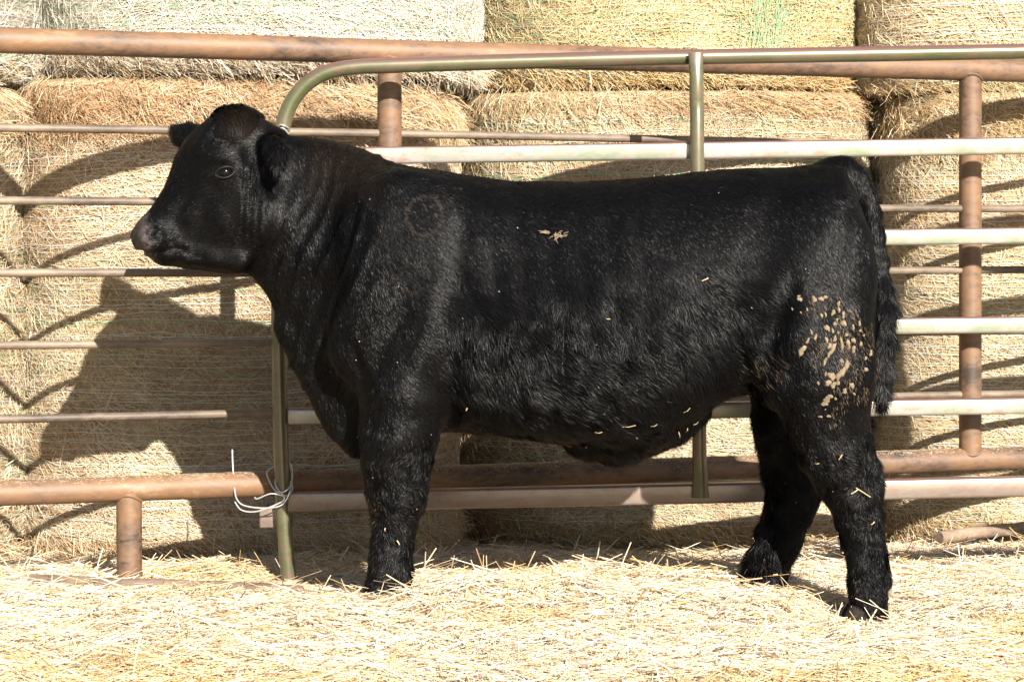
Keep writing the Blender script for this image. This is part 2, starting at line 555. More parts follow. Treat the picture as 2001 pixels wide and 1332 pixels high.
def bale(name, cx, cy, z0, R, H, pal, label, net_mix, net_gap=0.018, net_lo=0.06, net_hi=0.90, green_band=False, n_str=15000, seed=0, patches=None, rim=0.08, sq=2.45):
    r_ = np.random.default_rng(seed + 100)
    cy0 = cy
    cy = 0.8 * cy + 0.13
    kz = (7.0 + cy) / (7.0 + cy0)
    cx, R, H, z0 = cx * kz, R * kz, H * kz, CAM[2] + (z0 - CAM[2]) * kz
    pals, w = HAY[pal]

    def surf(th, s):
        """th angle, s 0..1 height -> radius, z"""
        p = np.stack([np.cos(th) * R, np.sin(th) * R, s * H + seed * 7.3], -1)
        edge = np.minimum(s, 1 - s) * H
        e = np.clip(edge / 0.11, 0, 1)
        cc_, s_2 = np.abs(np.cos(th)), np.abs(np.sin(th))
        rr = R * (cc_ ** sq + s_2 ** sq) ** (-1 / sq) - rim * (1 - np.sqrt(np.clip(1 - (1 - e) ** 2, 0, 1)))
        rr = rr + 0.018 * vnoise(p, 2.6, seed) + 0.009 * vnoise(p, 7, seed + 1) + 0.006 * vnoise(p * np.array([1, 1, 3.0]), 9, seed + 2)
        sag = 0.02 * np.sin(s * math.pi)
        loose = np.clip((s - net_hi) / 0.05, 0, 1) + np.clip((net_lo - s) / 0.05, 0, 1)
        rr = rr + sag + loose * 0.02 * vnoise(p, 11, seed + 5)
        return rr, z0 + s * H + 0.012 * vnoise(p, 3, seed + 9) * np.clip(edge / 0.05, 0, 1)

    nt_, ns = 220, 72
    th = np.linspace(0, 2 * math.pi, nt_, endpoint=False)
    s = np.concatenate([[0.0, 0.004, 0.012, 0.03], np.linspace(0.05, 0.95, ns), [0.97, 0.988, 0.996, 1.0]])
    TH, S = np.meshgrid(th, s, indexing='ij')
    RR, ZZ = surf(TH, S)
    V = np.stack([cx + RR * np.cos(TH), cy + RR * np.sin(TH), ZZ], -1)
    ncap = np.array([0.6, 0.25, 0.02])
    capt = np.stack([np.stack([cx + RR[:, -1] * f * np.cos(th), cy + RR[:, -1] * f * np.sin(th), np.full(nt_, z0 + H - 0.01)], -1) for f in ncap], 1)
    capb = np.stack([np.stack([cx + RR[:, 0] * f * np.cos(th), cy + RR[:, 0] * f * np.sin(th), np.full(nt_, z0 + 0.01)], -1) for f in ncap[::-1]], 1)
    V = np.concatenate([capb, V, capt], 1)
    m_ = V.shape[1]
    ii = np.arange(nt_)[:, None] * m_ + np.arange(m_ - 1)[None, :]
    jj = ((np.arange(nt_) + 1) % nt_)[:, None] * m_ + np.arange(m_ - 1)[None, :]
    Q = np.stack([ii, jj, jj + 1, ii + 1], -1).reshape(-1, 4)
    V = V.reshape(-1, 3)
    nz = vnoise(V * np.array([1, 1, 2.5]), 14, seed + 3) * 0.5 + 0.5
    C = pals[1][None] * (0.35 + 0.45 * nz[:, None])
    # stems matted into the surface, camera side of the drum
    n = n_str
    a = r_.uniform(-math.pi - 0.35, 0.35, n)
    ss = r_.uniform(0.005, 0.995, n)
    zone = (ss > net_hi) | (ss < net_lo)
    nl = int(n * 0.10)
    ss[:nl] = np.where(r_.random(nl) < 0.5, r_.uniform(net_hi - 0.02, 1.0, nl), r_.uniform(0.0, net_lo + 0.02, nl))
    zone = (ss > net_hi) | (ss < net_lo)
    L = np.clip(r_.lognormal(math.log(0.045), 0.5, n), 0.012, 0.20)
    L = np.where(zone, L * 1.25, L)
    pp = np.stack([np.cos(a) * R, np.sin(a) * R, ss * H + seed * 3.1], -1)
    ang = vnoise(pp, 3, seed + 11) * 0.9 + r_.normal(0, 0.75, n)
    K = 3
    Pt = np.zeros((n, K, 3))
    lift0 = np.abs(r_.normal(0, 0.004, n))
    lift = np.where(zone, np.abs(r_.normal(0, 0.028, n)), np.abs(r_.normal(0, 0.005, n)))
    for k in range(K):
        t = k / (K - 1) - 0.5
        th_k = a + np.cos(ang) * L * t / R
        s_k = np.clip(ss + np.sin(ang) * L * t / H, -0.02, 1.02)
        rr, zz = surf(th_k, np.clip(s_k, 0, 1))
        zz = zz + (s_k - np.clip(s_k, 0, 1)) * H
        rr = rr + 0.002 + lift0 + (lift * (t + 0.5) if k else 0)
        Pt[:, k] = np.stack([cx + rr * np.cos(th_k), cy + rr * np.sin(th_k), zz - np.where(zone, 0.02 * (t + .5) ** 2, 0)], -1)
    Wd = np.clip(r_.lognormal(math.log(0.0015), 0.32, n), 0.0009, 0.0034)
    Nr = norm(np.stack([np.cos(a), np.sin(a), np.zeros(n)], -1) + r_.normal(0, 0.35, (n, 3)))
    cs = pals[r_.choice(len(pals), n, p=w / w.sum())]
    if patches:
        for (pa, ps, ra, rs_, pn) in patches:
            q = ((a - pa) / ra) ** 2 + ((ss - ps) / rs_) ** 2 + 0.7 * vnoise(pp, 5, seed + 13)
            pk = q < 1
            p2_, w2_ = HAY[pn]
            cs[pk] = p2_[r_.choice(len(p2_), pk.sum(), p=w2_ / w2_.sum())]
    big = vnoise(pp, 2.2, seed + 15)
    band = vnoise(pp * np.array([0.5, 0.5, 3.5]), 2.0, seed + 16)
    stain = np.clip(vnoise(pp, 3.4, seed + 17) - 0.15, 0, 1)
    cs = cs * (r_.uniform(0.78, 1.15, (n, 1)) + 0.16 * big[:, None] + 0.12 * band[:, None])
    cs = cs * (1 - stain[:, None] * np.array([0.28, 0.42, 0.55]))
    grn = np.clip(vnoise(pp, 2.7, seed + 18) - 0.1, 0, 1)[:, None]
    cs = np.clip(cs * (1 - grn * np.array([0.16, 0.02, 0.10])), 0.02, 0.9)
    cs = np.where((zone & (r_.random(n) < 0.45))[:, None], cs * np.array([0.8, 0.66, 0.5]), cs)
    V2, Q2, C2 = ribbons(Pt, Wd, Nr, cs)
    Vall = np.concatenate([V, V2]); Qall = np.concatenate([Q, Q2 + len(V)]); Call = np.concatenate([C, C2])
    sm = np.concatenate([np.ones(len(Q), bool), np.zeros(len(Q2), bool)])
    org = (cx, cy, z0)
    o = quads_mesh(name, Vall, Qall, M_BALE, cols=Call, smooth=sm, origin=org)
    tag(o, label, "hay bale", "round bales stacked behind the fence")
    # net wrap: thin twines running round the drum
    rows = np.arange(net_lo, net_hi, net_gap / H)
    rows = rows + r_.normal(0, 0.25 * net_gap / H, len(rows))
    KN = 150
    tha = np.linspace(-math.pi - 0.5, 0.5, KN)
    PtN = np.zeros((len(rows), KN, 3))
    for i, s0 in enumerate(rows):
        wob = 0.006 * vnoise(np.stack([tha * 2.2, np.full(KN, i * 0.13), np.full(KN, seed)], -1), 1.0, seed + 31) + 0.0022 * vnoise(np.stack([tha * 14, np.full(KN, i * 1.7), np.full(KN, seed)], -1), 1.0, seed + 32)
        sk = np.clip(s0 + wob, 0.01, 0.99)
        rr, zz = surf(tha, sk)
        rr = rr + 0.0075
        PtN[i] = np.stack([cx + rr * np.cos(tha), cy + rr * np.sin(tha), zz], -1)
    cn = NETC[r_.choice(len(NETC), len(rows), p=net_mix)]
    NrN = np.tile(np.array([[0.0, -1.0, 0.05]]), (len(rows), 1))
    VN, QN, CN = ribbons(PtN, r_.uniform(0.0012, 0.0024, len(rows)), NrN, cn)
    # short slanting cross threads between the twines
    nx_ = 5200
    ra = r_.uniform(-math.pi, 0.0, nx_)
    ri = r_.integers(0, len(rows) - 1, nx_)
    s0 = rows[ri]; s1 = rows[ri + 1]
    sl_ = r_.choice([-1, 1], nx_) * r_.uniform(0.012, 0.03, nx_) / R
    a1 = ra + sl_
    r0, z_0 = surf(ra, s0); r1, z_1 = surf(a1, s1)
    PX = np.stack([np.stack([cx + (r0 + .007) * np.cos(ra), cy + (r0 + .007) * np.sin(ra), z_0], -1),
                   np.stack([cx + (r1 + .007) * np.cos(a1), cy + (r1 + .007) * np.sin(a1), z_1], -1)], 1)
    VX, QX, CX = ribbons(PX, np.full(nx_, 0.0009), np.stack([np.cos(ra), np.sin(ra), np.zeros(nx_)], -1), cn[ri])
    parts = [(VN, QN, CN), (VX, QX, CX)]
    if green_band:
        a_c = green_band
        nb = 750
        aa = r_.normal(a_c, 0.085, nb); sb = r_.uniform(0.0, 0.9, nb)
        ln = r_.uniform(0.03, 0.12, nb)
        ts = []
        for t in (0, 0.5, 1):
            ak = aa + r_.normal(0, 0.012, nb) * (t > 0); sk = np.clip(sb + ln * t / H, 0, 1)
            rr, zz = surf(ak, sk)
            ts.append(np.stack([cx + (rr + .012) * np.cos(ak), cy + (rr + .012) * np.sin(ak), zz], -1))
        parts.append(ribbons(np.stack(ts, 1), np.full(nb, 0.0022), np.stack([np.cos(aa), np.sin(aa), np.zeros(nb)], -1), np.tile(np.array([[0.26, 0.38, 0.22]]), (nb, 1))))
    Vs, Qs, Cs, of = [], [], [], 0
    for (v_, q_, c_) in parts:
        Vs.append(v_); Qs.append(q_ + of); Cs.append(c_); of += len(v_)
    Vn = np.concatenate(Vs) - np.array(org)
    quads_mesh("net_wrap", Vn, np.concatenate(Qs), M_NET, parent=o, cols=np.concatenate(Cs), smooth=np.zeros(sum(len(q) for q in Qs), bool))
    return o


WHITE, MIXED, GREEN = [.62, .08, .1, .2], [.35, .28, .22, .15], [.2, .45, .25, .1]
hp = math.pi / 2
bale("hay_bale", -2.475, 1.55, -0.08, 0.79, 1.63, 'tan', "lower row round bale cut off by the left edge of the photo", MIXED, seed=1, n_str=24000)
bale("hay_bale", -1.0, 2.11, -0.08, 0.775, 1.66, 'tan', "tan lower round bale behind the bull's head, holding its shadow", WHITE, seed=2, n_str=60000, net_hi=0.87, rim=0.055, sq=2.9,
     patches=[(-hp + 0.15, 0.42, 0.45, 0.22, 'rusty'), (-hp - 0.1, 0.93, 0.9, 0.06, 'rusty')])
bale("hay_bale", 0.595, 2.80, -0.11, 0.79, 1.68, 'tan', "greenish netted lower round bale behind the bull's back and belly", GREEN, seed=3, n_str=52000, net_hi=0.95, rim=0.04, sq=2.9)
bale("hay_bale", 2.185, 2.78, -0.10, 0.81, 1.66, 'straw', "lower round bale behind the bull's tail and the right hand fence post", WHITE, seed=4, n_str=48000, net_hi=0.86, rim=0.035, sq=4.2,
     patches=[(-hp - 0.2, 0.75, 0.35, 0.05, 'rusty')])
bale("hay_bale", -2.445, 1.60, 1.56, 0.80, 1.45, 'grey', "upper row round bale in the top left corner, mostly out of view", MIXED, seed=5, n_str=22000, net_lo=0.05)
bale("hay_bale", -0.915, 2.08, 1.585, 0.785, 1.45, 'grey', "whitish grey upper round bale with dense net above the bull's head", MIXED, seed=6, n_str=52000, net_lo=0.055, net_gap=0.015, rim=0.055)
bale("hay_bale", 0.60, 2.86, 1.59, 0.80, 1.45, 'gold', "golden upper round bale with frayed green net in the middle of the top row", GREEN, seed=7, n_str=46000, net_lo=0.03, green_band=-hp + 0.42, rim=0.10)
bale("hay_bale", 2.135, 2.86, 1.565, 0.85, 1.45, 'straw', "pale golden upper round bale at the right end of the top row", WHITE, seed=8, n_str=42000, net_lo=0.03, rim=0.035, sq=4.5)
for k, (bx_, by_) in enumerate(((-1.95, 3.15), (-0.42, 3.95), (1.35, 4.50))):
    bale("hay_bale", bx_, by_, -0.1, 0.82, 1.72, 'tan', ("dark lower bale glimpsed through the gap at the left edge", "dark lower bale glimpsed in the gap right of the bull's head", "dark lower bale glimpsed in the gap behind the bull's tail")[k], WHITE, seed=20 + k, n_str=6000)
    bale("hay_bale", bx_, by_, 1.63, 0.82, 1.45, 'tan', ("shaded upper bale behind the gap in the top left corner", "shaded upper bale behind the gap in the middle of the top row", "shaded upper bale behind the gap at the right of the top row")[k], WHITE, seed=30 + k, n_str=6000)

# ------------------------------------------------------------------ pipe fence
def fence_Y(u):
    return 0.8 * (1.35 * F / (884 - 0.0645 * u) - 7.0)


def line3(u0, v0, u1, v1, Yf):
    a, b_ = P(u0, v0, Yf(u0)), P(u1, v1, Yf(u1))
    return a, b_


TA, TB = line3(0, 79, 2001, 139, fence_Y)
BA, BB = line3(0, 963, 2001, 894, fence_Y)


def fpt(s, f):
    """point on the fence: s along (0 left edge, 1 right edge of view), f 0 top rail .. 1 bottom rail"""
    t = TA + (TB - TA) * s
    b_ = BA + (BB - BA) * s
    return t + (b_ - t) * f


def s_at(u, v=500):
    lo, hi = -0.5, 1.5
    for _ in range(40):
        mid = (lo + hi) / 2
        p = fpt(mid, 0.5)
        rel = p - CAM
        uu = CU + F * rel[0] / (rel[1] * _cp - rel[2] * _sp)
        if uu < u: lo = mid
        else: hi = mid
    return (lo + hi) / 2


fence = empty("pipe_fence", (float(fpt(0.5, 1)[0]), float(fpt(0.5, 1)[1]), 0.0))
tag(fence, "rusty welded pipe fence with thin rods in front of the bales", "fence")
FO = np.array(fence.location)


def ftube(name, path, r, mat, **kw):
    return tube_obj(name, np.asarray(path) - FO, r, mat, fence, **kw)


ss_ = np.linspace(-0.35, 1.35, 60)
wob = lambda s, a, ph: np.array([0, 0, a * math.sin(s * 5 + ph)])
ftube("top_rail", [fpt(s, 0) for s in ss_], 0.0385, M_RUST, seg=28)
ftube("bottom_rail", [fpt(s, 1) for s in ss_], 0.0385, M_RUST, seg=28)
for k, f in enumerate((0.192, 0.354, 0.5136, 0.672, 0.834)):
    ftube("rod", [fpt(s, f) + wob(s, 0.003, k) for s in ss_], 0.0125, M_ROD, seg=14)
for u in (-420, 761, 1896):
    s = s_at(u)
    ftube("post", [fpt(s, 0.015), fpt(s, 0.5), fpt(s, 0.985)], 0.0375 if u > 0 else 0.038, M_RUST, seg=28)
for u in (252, 775, 1665, 2300):
    s = s_at(u)
    p = fpt(s, 1)
    q = p.copy(); q[2] = -0.15
    ftube("foot_post", [p + np.array([0, 0, -0.01]), (p + q) / 2, q], 0.0385, M_RUST, seg=28)
# weld beads where posts meet the rails
for u, f, sg in ((761, 0, -1), (1896, 0, -1), (1896, 1, 1), (252, 1, -1)):
    s = s_at(u)
    c = fpt(s, f) + np.array([0, 0, sg * 0.037])
    pth = [c + np.array([0.040 * math.cos(a), 0.040 * math.sin(a), -sg * 0.020 * (math.sin(a) ** 2)]) for a in np.linspace(0, 2 * math.pi, 25)]
    ftube("weld_bead", pth, 0.004, M_RUST, seg=6, cap=False)

# chaff and straw dust lying on the rails
def rail_chaff():
    n = 9000
    sv = rng.uniform(-0.1, 1.1, n)
    ph = rng.normal(math.pi / 2 - 0.1, 0.5, n)                       # angle round the pipe, pi/2 is the top
    pts, nn = [], []
    for s_, p_ in zip(sv, ph):
        c = fpt(s_, 1)
        nrm = np.array([0, -math.cos(p_), math.sin(p_)])
        base = c + nrm * 0.0387
        d_ = norm(np.array([rng.normal(), rng.normal() * 0.5 * abs(math.sin(p_)), 0.0]))
        l_ = abs(rng.normal(0, 0.0028)) + 0.0009
        pts.append([base - d_ * l_, base + nrm * 0.0008, base + d_ * l_]); nn.append(nrm)
    V, Q, C = ribbons(np.array(pts), rng.uniform(0.0008, 0.0018, n), np.array(nn), straw_cols(n) * 0.6)
    o = quads_mesh("chaff", V - FO, Q, M_STRAW, fence, cols=C, smooth=np.zeros(len(Q), bool))
    o["kind"] = "stuff"


rail_chaff()

# ------------------------------------------------------------------ gate
def gate_Y(u):
    return 0.475 + 0.072 * (u - 545) / 1456.0


gp = P(545, 1100, gate_Y(545))
gate = empty("metal_gate", (float(gp[0]), float(gp[1]), 0.0))
tag(gate, "worn green and brown tubular metal gate standing behind the bull", "gate")
GO = np.array(gate.location)
pts = [(2700, 86), (2001, 100.5), (1360, 112), (1000, 121), (760, 128.5), (700, 131), (655, 137), (618, 151), (588, 175), (566, 207), (554, 243), (549, 285), (545, 400), (545, 600), (547, 800), (552, 950), (558, 1060), (567, 1165)]
fp = smooth_path([P(u, v, gate_Y(u)) for u, v in pts], 6) - GO
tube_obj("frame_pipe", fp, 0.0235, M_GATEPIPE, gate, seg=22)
for (va, ub, vb, h, d, mt) in ((307, 2001, 285, 0.052, 0.04, M_GATEBAR), (476, 2001, 460.5, 0.050, 0.04, M_GATEBAR), (650, 2001, 634, 0.050, 0.04, M_GATEBAR),
                               (813, 2001, 792, 0.050, 0.04, M_GATEBAR), (980, 2001, 949, 0.062, 0.05, M_GATELOW)):
    A = P(562, va, gate_Y(562)); B = P(ub, vb, gate_Y(ub))
    E = A + (B - A) * 1.45
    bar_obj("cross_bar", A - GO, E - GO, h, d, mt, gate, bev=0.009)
# vertical brace with crushed ends, in front of the bars
bp = [(1359.5, 103), (1360, 112), (1360, 128), (1361, 150), (1361, 195), (1361.5, 205), (1362, 215), (1362.5, 300), (1364, 500), (1366, 750), (1367, 900), (1368, 940), (1368.5, 972)]
fl = [(1.05, .35), (1.05, .4), (1.0, .6), (1, .95), (1, 1), (1.03, .82), (1, 1), (1, 1), (1, 1), (1, 1), (1, 1), (1.1, .8), (1.2, .5)]
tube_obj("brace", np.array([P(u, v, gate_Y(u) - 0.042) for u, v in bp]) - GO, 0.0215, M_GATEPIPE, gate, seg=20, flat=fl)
A = P(508, 1010, gate_Y(545) + 0.055); B = P(572, 1009, gate_Y(545) + 0.055)
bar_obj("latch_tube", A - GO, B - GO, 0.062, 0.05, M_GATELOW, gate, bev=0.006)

# tie wires
wy = gate_Y(552)
w1 = [(556, 905, .03), (535, 912, .05), (521, 925, .02), (540, 960, -.03), (563, 955, -.035), (571, 930, 0.0), (566, 905, .03), (548, 900, .04), (538, 945, -.02), (556, 972, -.04), (540, 985, -.04), (500, 999, -.03), (472, 996, -.02), (459, 980, -.01)]
w2 = [(566, 940, .02), (572, 955, -.01), (560, 968, -.04), (530, 964, -.045), (503, 974, -.03), (498, 971, -.02)]
w3 = [(570, 925, .02), (568, 955, -.03), (552, 985, -.04), (520, 992, -.035), (480, 988, -.03), (463, 975, -.02), (458, 950, 0.0), (455, 910, .03), (454, 878, .04)]
wires = empty("tie_wire", P(552, 960, wy))
tag(wires, "loop of pale wire tying the gate upright to the bottom fence rail", "wire")
WO = np.array(wires.location)
for w in (w1, w2, w3):
    tube_obj("strand", smooth_path([P(u, v, wy + y_) for u, v, y_ in w], 5) - WO, 0.0024, M_WIRE, wires, seg=6)
w4 = [(541, 252, 0), (548, 244, -.03), (560, 248, -.028), (566, 256, 0), (560, 264, -.02), (548, 262, -.032), (543, 256, -.02), (552, 250, -.033), (563, 262, -.02), (558, 272, -.01)]
o = tube_obj("tie_wire", smooth_path([P(u, v, wy + y_) for u, v, y_ in w4], 5), 0.0022, M_WIRE, seg=6)
tag(o, "twist of thin wire round the top bend of the gate by the bull's ear", "wire")

# half-buried timber and pole
def plank(name, a, b_, w, t, mat, n=14, jit=0.003):
    a, b_ = np.asarray(a), np.asarray(b_)
    path = np.array([a + (b_ - a) * k / n + np.array([0, 0, rng.normal(0, jit)]) for k in range(n + 1)])
    return tube_obj(name, path, w, mat, seg=10, flat=[(1, t)] * (n + 1))


a_ = P(60, 1136, 0.28); b2 = P(590, 1203, -0.02)
a_[2] = ground_h(a_[0], a_[1]) + 0.018; b2[2] = ground_h(b2[0], b2[1]) + 0.016
bpath = [a_ + (b2 - a_) * k / 20 for k in range(21)]
bpath = smooth_path([np.array([q[0], q[1], 0.5 * float(ground_h(q[0], q[1])) + 0.5 * q[2] + 0.020]) for q in bpath], 2)
o = tube_obj("weathered_board", bpath, 0.027, M_WOOD, seg=12, flat=[(1, .8)] * len(bpath))
tag(o, "brown weathered board half buried in straw in front of the gate post", "board")
a_ = P(1835, 1052, 1.30); b2 = P(2130, 1012, 1.72)
o = plank("wooden_pole", a_, b2, 0.022, 1.0, M_WOOD)
tag(o, "grey brown wooden pole lying on straw at the foot of the bales on the right", "pole")

exec_bull = True
# ------------------------------------------------------------------ the bull
HS = 0.006
X0, X1, Y0, Y1, Z0, Z1 = -1.14, 1.16, -0.46, 0.46, -0.06, 1.48
gx = np.arange(X0, X1, HS, dtype=np.float32)
gy = np.arange(Y0, Y1, HS, dtype=np.float32)
gz = np.arange(Z0, Z1, HS, dtype=np.float32)
D = np.full((len(gx), len(gy), len(gz)), 0.25, dtype=np.float32)


def box_idx(lo, hi, pad):
    r = []
    for g, l, h in zip((gx, gy, gz), lo, hi):
        i0 = max(int(np.searchsorted(g, l - pad)), 0); i1 = min(int(np.searchsorted(g, h + pad)) + 1, len(g))
        r.append(slice(i0, max(i1, i0 + 1)))
    return tuple(r)


def grids(ix):
    return gx[ix[0]][:, None, None], gy[ix[1]][None, :, None], gz[ix[2]][None, None, :]


def union(ix, d, k):
    a = D[ix]
    if k <= 0:
        D[ix] = np.minimum(a, d); return
    h = np.maximum(k - np.abs(a - d), 0) / k
    D[ix] = np.minimum(a, d) - h * h * k * 0.25


def cut(ix, d, k):
    a = D[ix]; b_ = -d
    h = np.maximum(k - np.abs(a - b_), 0) / k
    D[ix] = np.maximum(a, b_) + h * h * k * 0.25


def cone(a, b_, ra, rb, k=0.03, sy=1.0, op=union):
    a = np.asarray(a, float); b_ = np.asarray(b_, float)
    rm = max(ra, rb) * max(1, sy)
    ix = box_idx(np.minimum(a, b_) - rm, np.maximum(a, b_) + rm, k + 0.03)
    x, y, z = grids(ix)
    A = a * np.array([1, 1 / sy, 1]); B = b_ * np.array([1, 1 / sy, 1])
    y = y / sy
    ba = B - A
    L2 = max(float(ba @ ba), 1e-9)
    t = np.clip(((x - A[0]) * ba[0] + (y - A[1]) * ba[1] + (z - A[2]) * ba[2]) / L2, 0, 1)
    d = np.sqrt((x - A[0] - t * ba[0]) ** 2 + (y - A[1] - t * ba[1]) ** 2 + (z - A[2] - t * ba[2]) ** 2) - (ra + (rb - ra) * t)
    op(ix, d.astype(np.float32), k)


def ell(c, r, k=0.03, rot=None, op=union):
    c = np.asarray(c, float); r = np.asarray(r, float)
    R_ = max(r)
    ix = box_idx(c - R_, c + R_, k + 0.02)
    x, y, z = grids(ix)
    x = x - c[0]; y = y - c[1]; z = z - c[2]
    if rot is not None:
        m3 = np.array(rot.transposed())
        x, y, z = (m3[0][0] * x + m3[0][1] * y + m3[0][2] * z, m3[1][0] * x + m3[1][1] * y + m3[1][2] * z, m3[2][0] * x + m3[2][1] * y + m3[2][2] * z)
    k0 = np.sqrt((x / r[0]) ** 2 + (y / r[1]) ** 2 + (z / r[2]) ** 2)
    k1 = np.sqrt((x / r[0] ** 2) ** 2 + (y / r[1] ** 2) ** 2 + (z / r[2] ** 2) ** 2)
    d = k0 * (k0 - 1) / np.maximum(k1, 1e-6)
    op(ix, d.astype(np.float32), k)


def chain(pts, k=0.03, sy=1.0):
    """pts: (u, v, Y, radius_px)"""
    w = [(P(u, v, Y), r * (7.0 + Y) / F) for u, v, Y, r in pts]
    for (a, ra), (b_, rb) in zip(w[:-1], w[1:]):
        cone(a, b_, ra, rb, k, sy)


ryy = lambda deg: Matrix.Rotation(math.radians(deg), 3, 'Y')
PXM = 7.0 / F

# trunk and neck, lofted along the body: u, top v, bottom v, half width
ST = np.array([
    (478, 305, 520, .085), (520, 266, 572, .108), (560, 268, 655, .122), (600, 271, 745, .135), (650, 278, 830, .155), (700, 289, 868, .188),
    (735, 304, 872, .215), (760, 318, 868, .235), (800, 328, 855, .262), (850, 335, 842, .282), (900, 342, 838, .296), (950, 349, 838, .304), (1040, 356, 848, .315),
    (1140, 356, 862, .320), (1220, 351, 862, .317), (1300, 344, 840, .305), (1370, 338, 796, .292), (1440, 333, 765, .280), (1500, 330, 772, .274),
    (1560, 326, 790, .272), (1610, 322, 792, .260), (1640, 330, 790, .240), (1662, 372, 785, .205), (1680, 420, 775, .165), (1694, 462, 760, .125), (1704, 505, 730, .085), (1712, 560, 660, .035)], float)
sx_ = np.array([P(u, 600, 0)[0] for u in ST[:, 0]])
st_ = np.array([P(u, v, 0)[2] for u, v in ST[:, :2]])
sb_ = np.array([P(u, v, 0)[2] for u, v in ST[:, [0, 2]]])


def csp(xs, ys, x):
    """smooth cubic Hermite interpolation"""
    m_ = np.gradient(ys, xs)
    i = np.clip(np.searchsorted(xs, x) - 1, 0, len(xs) - 2)
    h = xs[i + 1] - xs[i]
    t = np.clip((x - xs[i]) / h, 0, 1)
    return (2 * t**3 - 3 * t**2 + 1) * ys[i] + (t**3 - 2 * t**2 + t) * h * m_[i] + (-2 * t**3 + 3 * t**2) * ys[i + 1] + (t**3 - t**2) * h * m_[i + 1]


ix = box_idx((sx_[0] - .05, -.36, .35), (sx_[-1] + .06, .36, 1.3), 0.05)
x, y, z = grids(ix)
xf = gx[ix[0]].astype(float)
top, bot, wid = csp(sx_, st_, xf), csp(sx_, sb_, xf), csp(sx_, ST[:, 3], xf)
endp = np.maximum(np.maximum(sx_[0] - xf, xf - sx_[-1]), 0)
zc = ((top + bot) / 2)[:, None, None]; hh = ((top - bot) / 2)[:, None, None]
tt = (z - zc) / hh
uu = (CU + xf / PXM)
front = np.clip((820 - uu) / 160, 0, 1)[:, None, None]              # neck and brisket: narrow below
loinf = np.clip((uu - 850) / 200, 0, 1)[:, None, None]
wf = 1 - 0.50 * front * np.clip(-tt + 0.1, 0, 1.1) - 0.10 * loinf * np.clip(tt, 0, 1) - 0.10 * front * np.clip(tt, 0, 1)
wy_ = wid[:, None, None] * wf
pz = 2.5
f = (np.abs(y / wy_) ** 2.35 + np.abs(tt) ** pz) ** (1 / 2.4) - 1
g = np.gradient(f, HS)
gm = np.sqrt(g[0] ** 2 + g[1] ** 2 + g[2] ** 2)
endp = np.broadcast_to(endp[:, None, None], f.shape)
d = np.clip(f / np.maximum(gm, 1.5), -0.3, 0.3)
d = np.where(endp > 0, np.maximum(d, 0) + endp, d)
union(ix, d.astype(np.float32), 0.0)

# brisket and dewlap folds
cone(P(640, 700, 0), P(695, 862, -0.02), .052, .034, 0.05)
cone(P(560, 640, 0), P(660, 830, 0), .030, .034, 0.04)
# shoulder: scapula, point of shoulder, upper arm
for sgn in (-1, 1):
    ell(P(800, 520, .205 * sgn), (.17, .075, .25), 0.12, ryy(-14))
    ell(P(740, 660, .165 * sgn), (.125, .075, .14), 0.09, ryy(10))
    ell(P(792, 735, .185 * sgn), (.105, .082, .135), 0.05)
    # rib and flank fullness
    ell(P(1120, 680, .20 * sgn), (.36, .115, .20), 0.10)
    # hook bone and round of the thigh
    ell(P(1590, 560, .17 * sgn), (.150, .115, .27), 0.07, ryy(4))
    ell(P(1520, 690, .175 * sgn), (.105, .085, .16), 0.06, ryy(-18))
# sheath and rear of the belly
ell(P(1195, 862, 0), (.115, .07, .048), 0.05)
ell(P(1262, 826, 0.0), (.12, .12, .05), 0.08)
ell(P(1340, 797, 0.05), (.055, .07, .032), 0.06)

# legs
nf = [(790, 770, -.165, 90), (777, 840, -.165, 74), (775, 900, -.16, 61), (777, 940, -.155, 54), (774, 975, -.15, 48), (769, 1015, -.15, 37), (766, 1060, -.15, 32), (762, 1100, -.15, 32), (760, 1132, -.15, 35), (752, 1165, -.15, 34), (746, 1190, -.15, 38)]
ff = [(790, 780, .165, 80), (783, 850, .165, 66), (781, 900, .16, 54), (783, 942, .155, 48), (780, 978, .15, 43), (775, 1020, .15, 33), (772, 1060, .15, 30), (769, 1100, .15, 30), (766, 1125, .15, 33), (760, 1150, .15, 33)]
nh = [(1590, 650, -.175, 112), (1606, 730, -.175, 101), (1613, 790, -.17, 83), (1619, 830, -.165, 73), (1634, 880, -.16, 66), (1650, 920, -.155, 57), (1665, 955, -.155, 48), (1675, 1000, -.155, 40), (1686, 1045, -.155, 35), (1693, 1090, -.155, 33), (1697, 1130, -.155, 34), (1698, 1165, -.155, 29), (1697, 1203, -.155, 29)]
fh = [(1570, 680, .165, 106), (1565, 750, .17, 90), (1553, 810, .175, 75), (1550, 860, .18, 63), (1550, 910, .18, 53), (1550, 955, .18, 46), (1541, 1000, .18, 40), (1526, 1045, .18, 36), (1511, 1085, .18, 34), (1498, 1118, .18, 34), (1490, 1150, .18, 31)]
chain(nf, 0.025, 0.92); chain(ff, 0.025, 0.92)
chain(nh, 0.03, 0.92); chain(fh, 0.03, 0.92)
# point of hock
for (u, v, Y) in ((1704, 935, -.15), (1583, 950, .18)):
    ell(P(u, v, Y), (.018, .02, .05), 0.03)

cone(P(1668, 388, 0), P(1699, 475, 0), .007, .005, 0.006, sy=25, op=cut)
# tail: from the tail head, hanging behind the rump
tl = [(1618, 335, 0, 26), (1650, 334, 0, 25), (1674, 350, -.005, 23), (1690, 378, -.01, 18), (1703, 415, -.012, 15), (1713, 460, -.015, 13), (1720, 510, -.02, 13), (1725, 555, -.03, 14), (1727, 600, -.04, 17), (1725, 660, -.045, 18), (1720, 715, -.05, 17), (1718, 755, -.05, 15), (1720, 778, -.05, 11)]
chain(tl, 0.02)

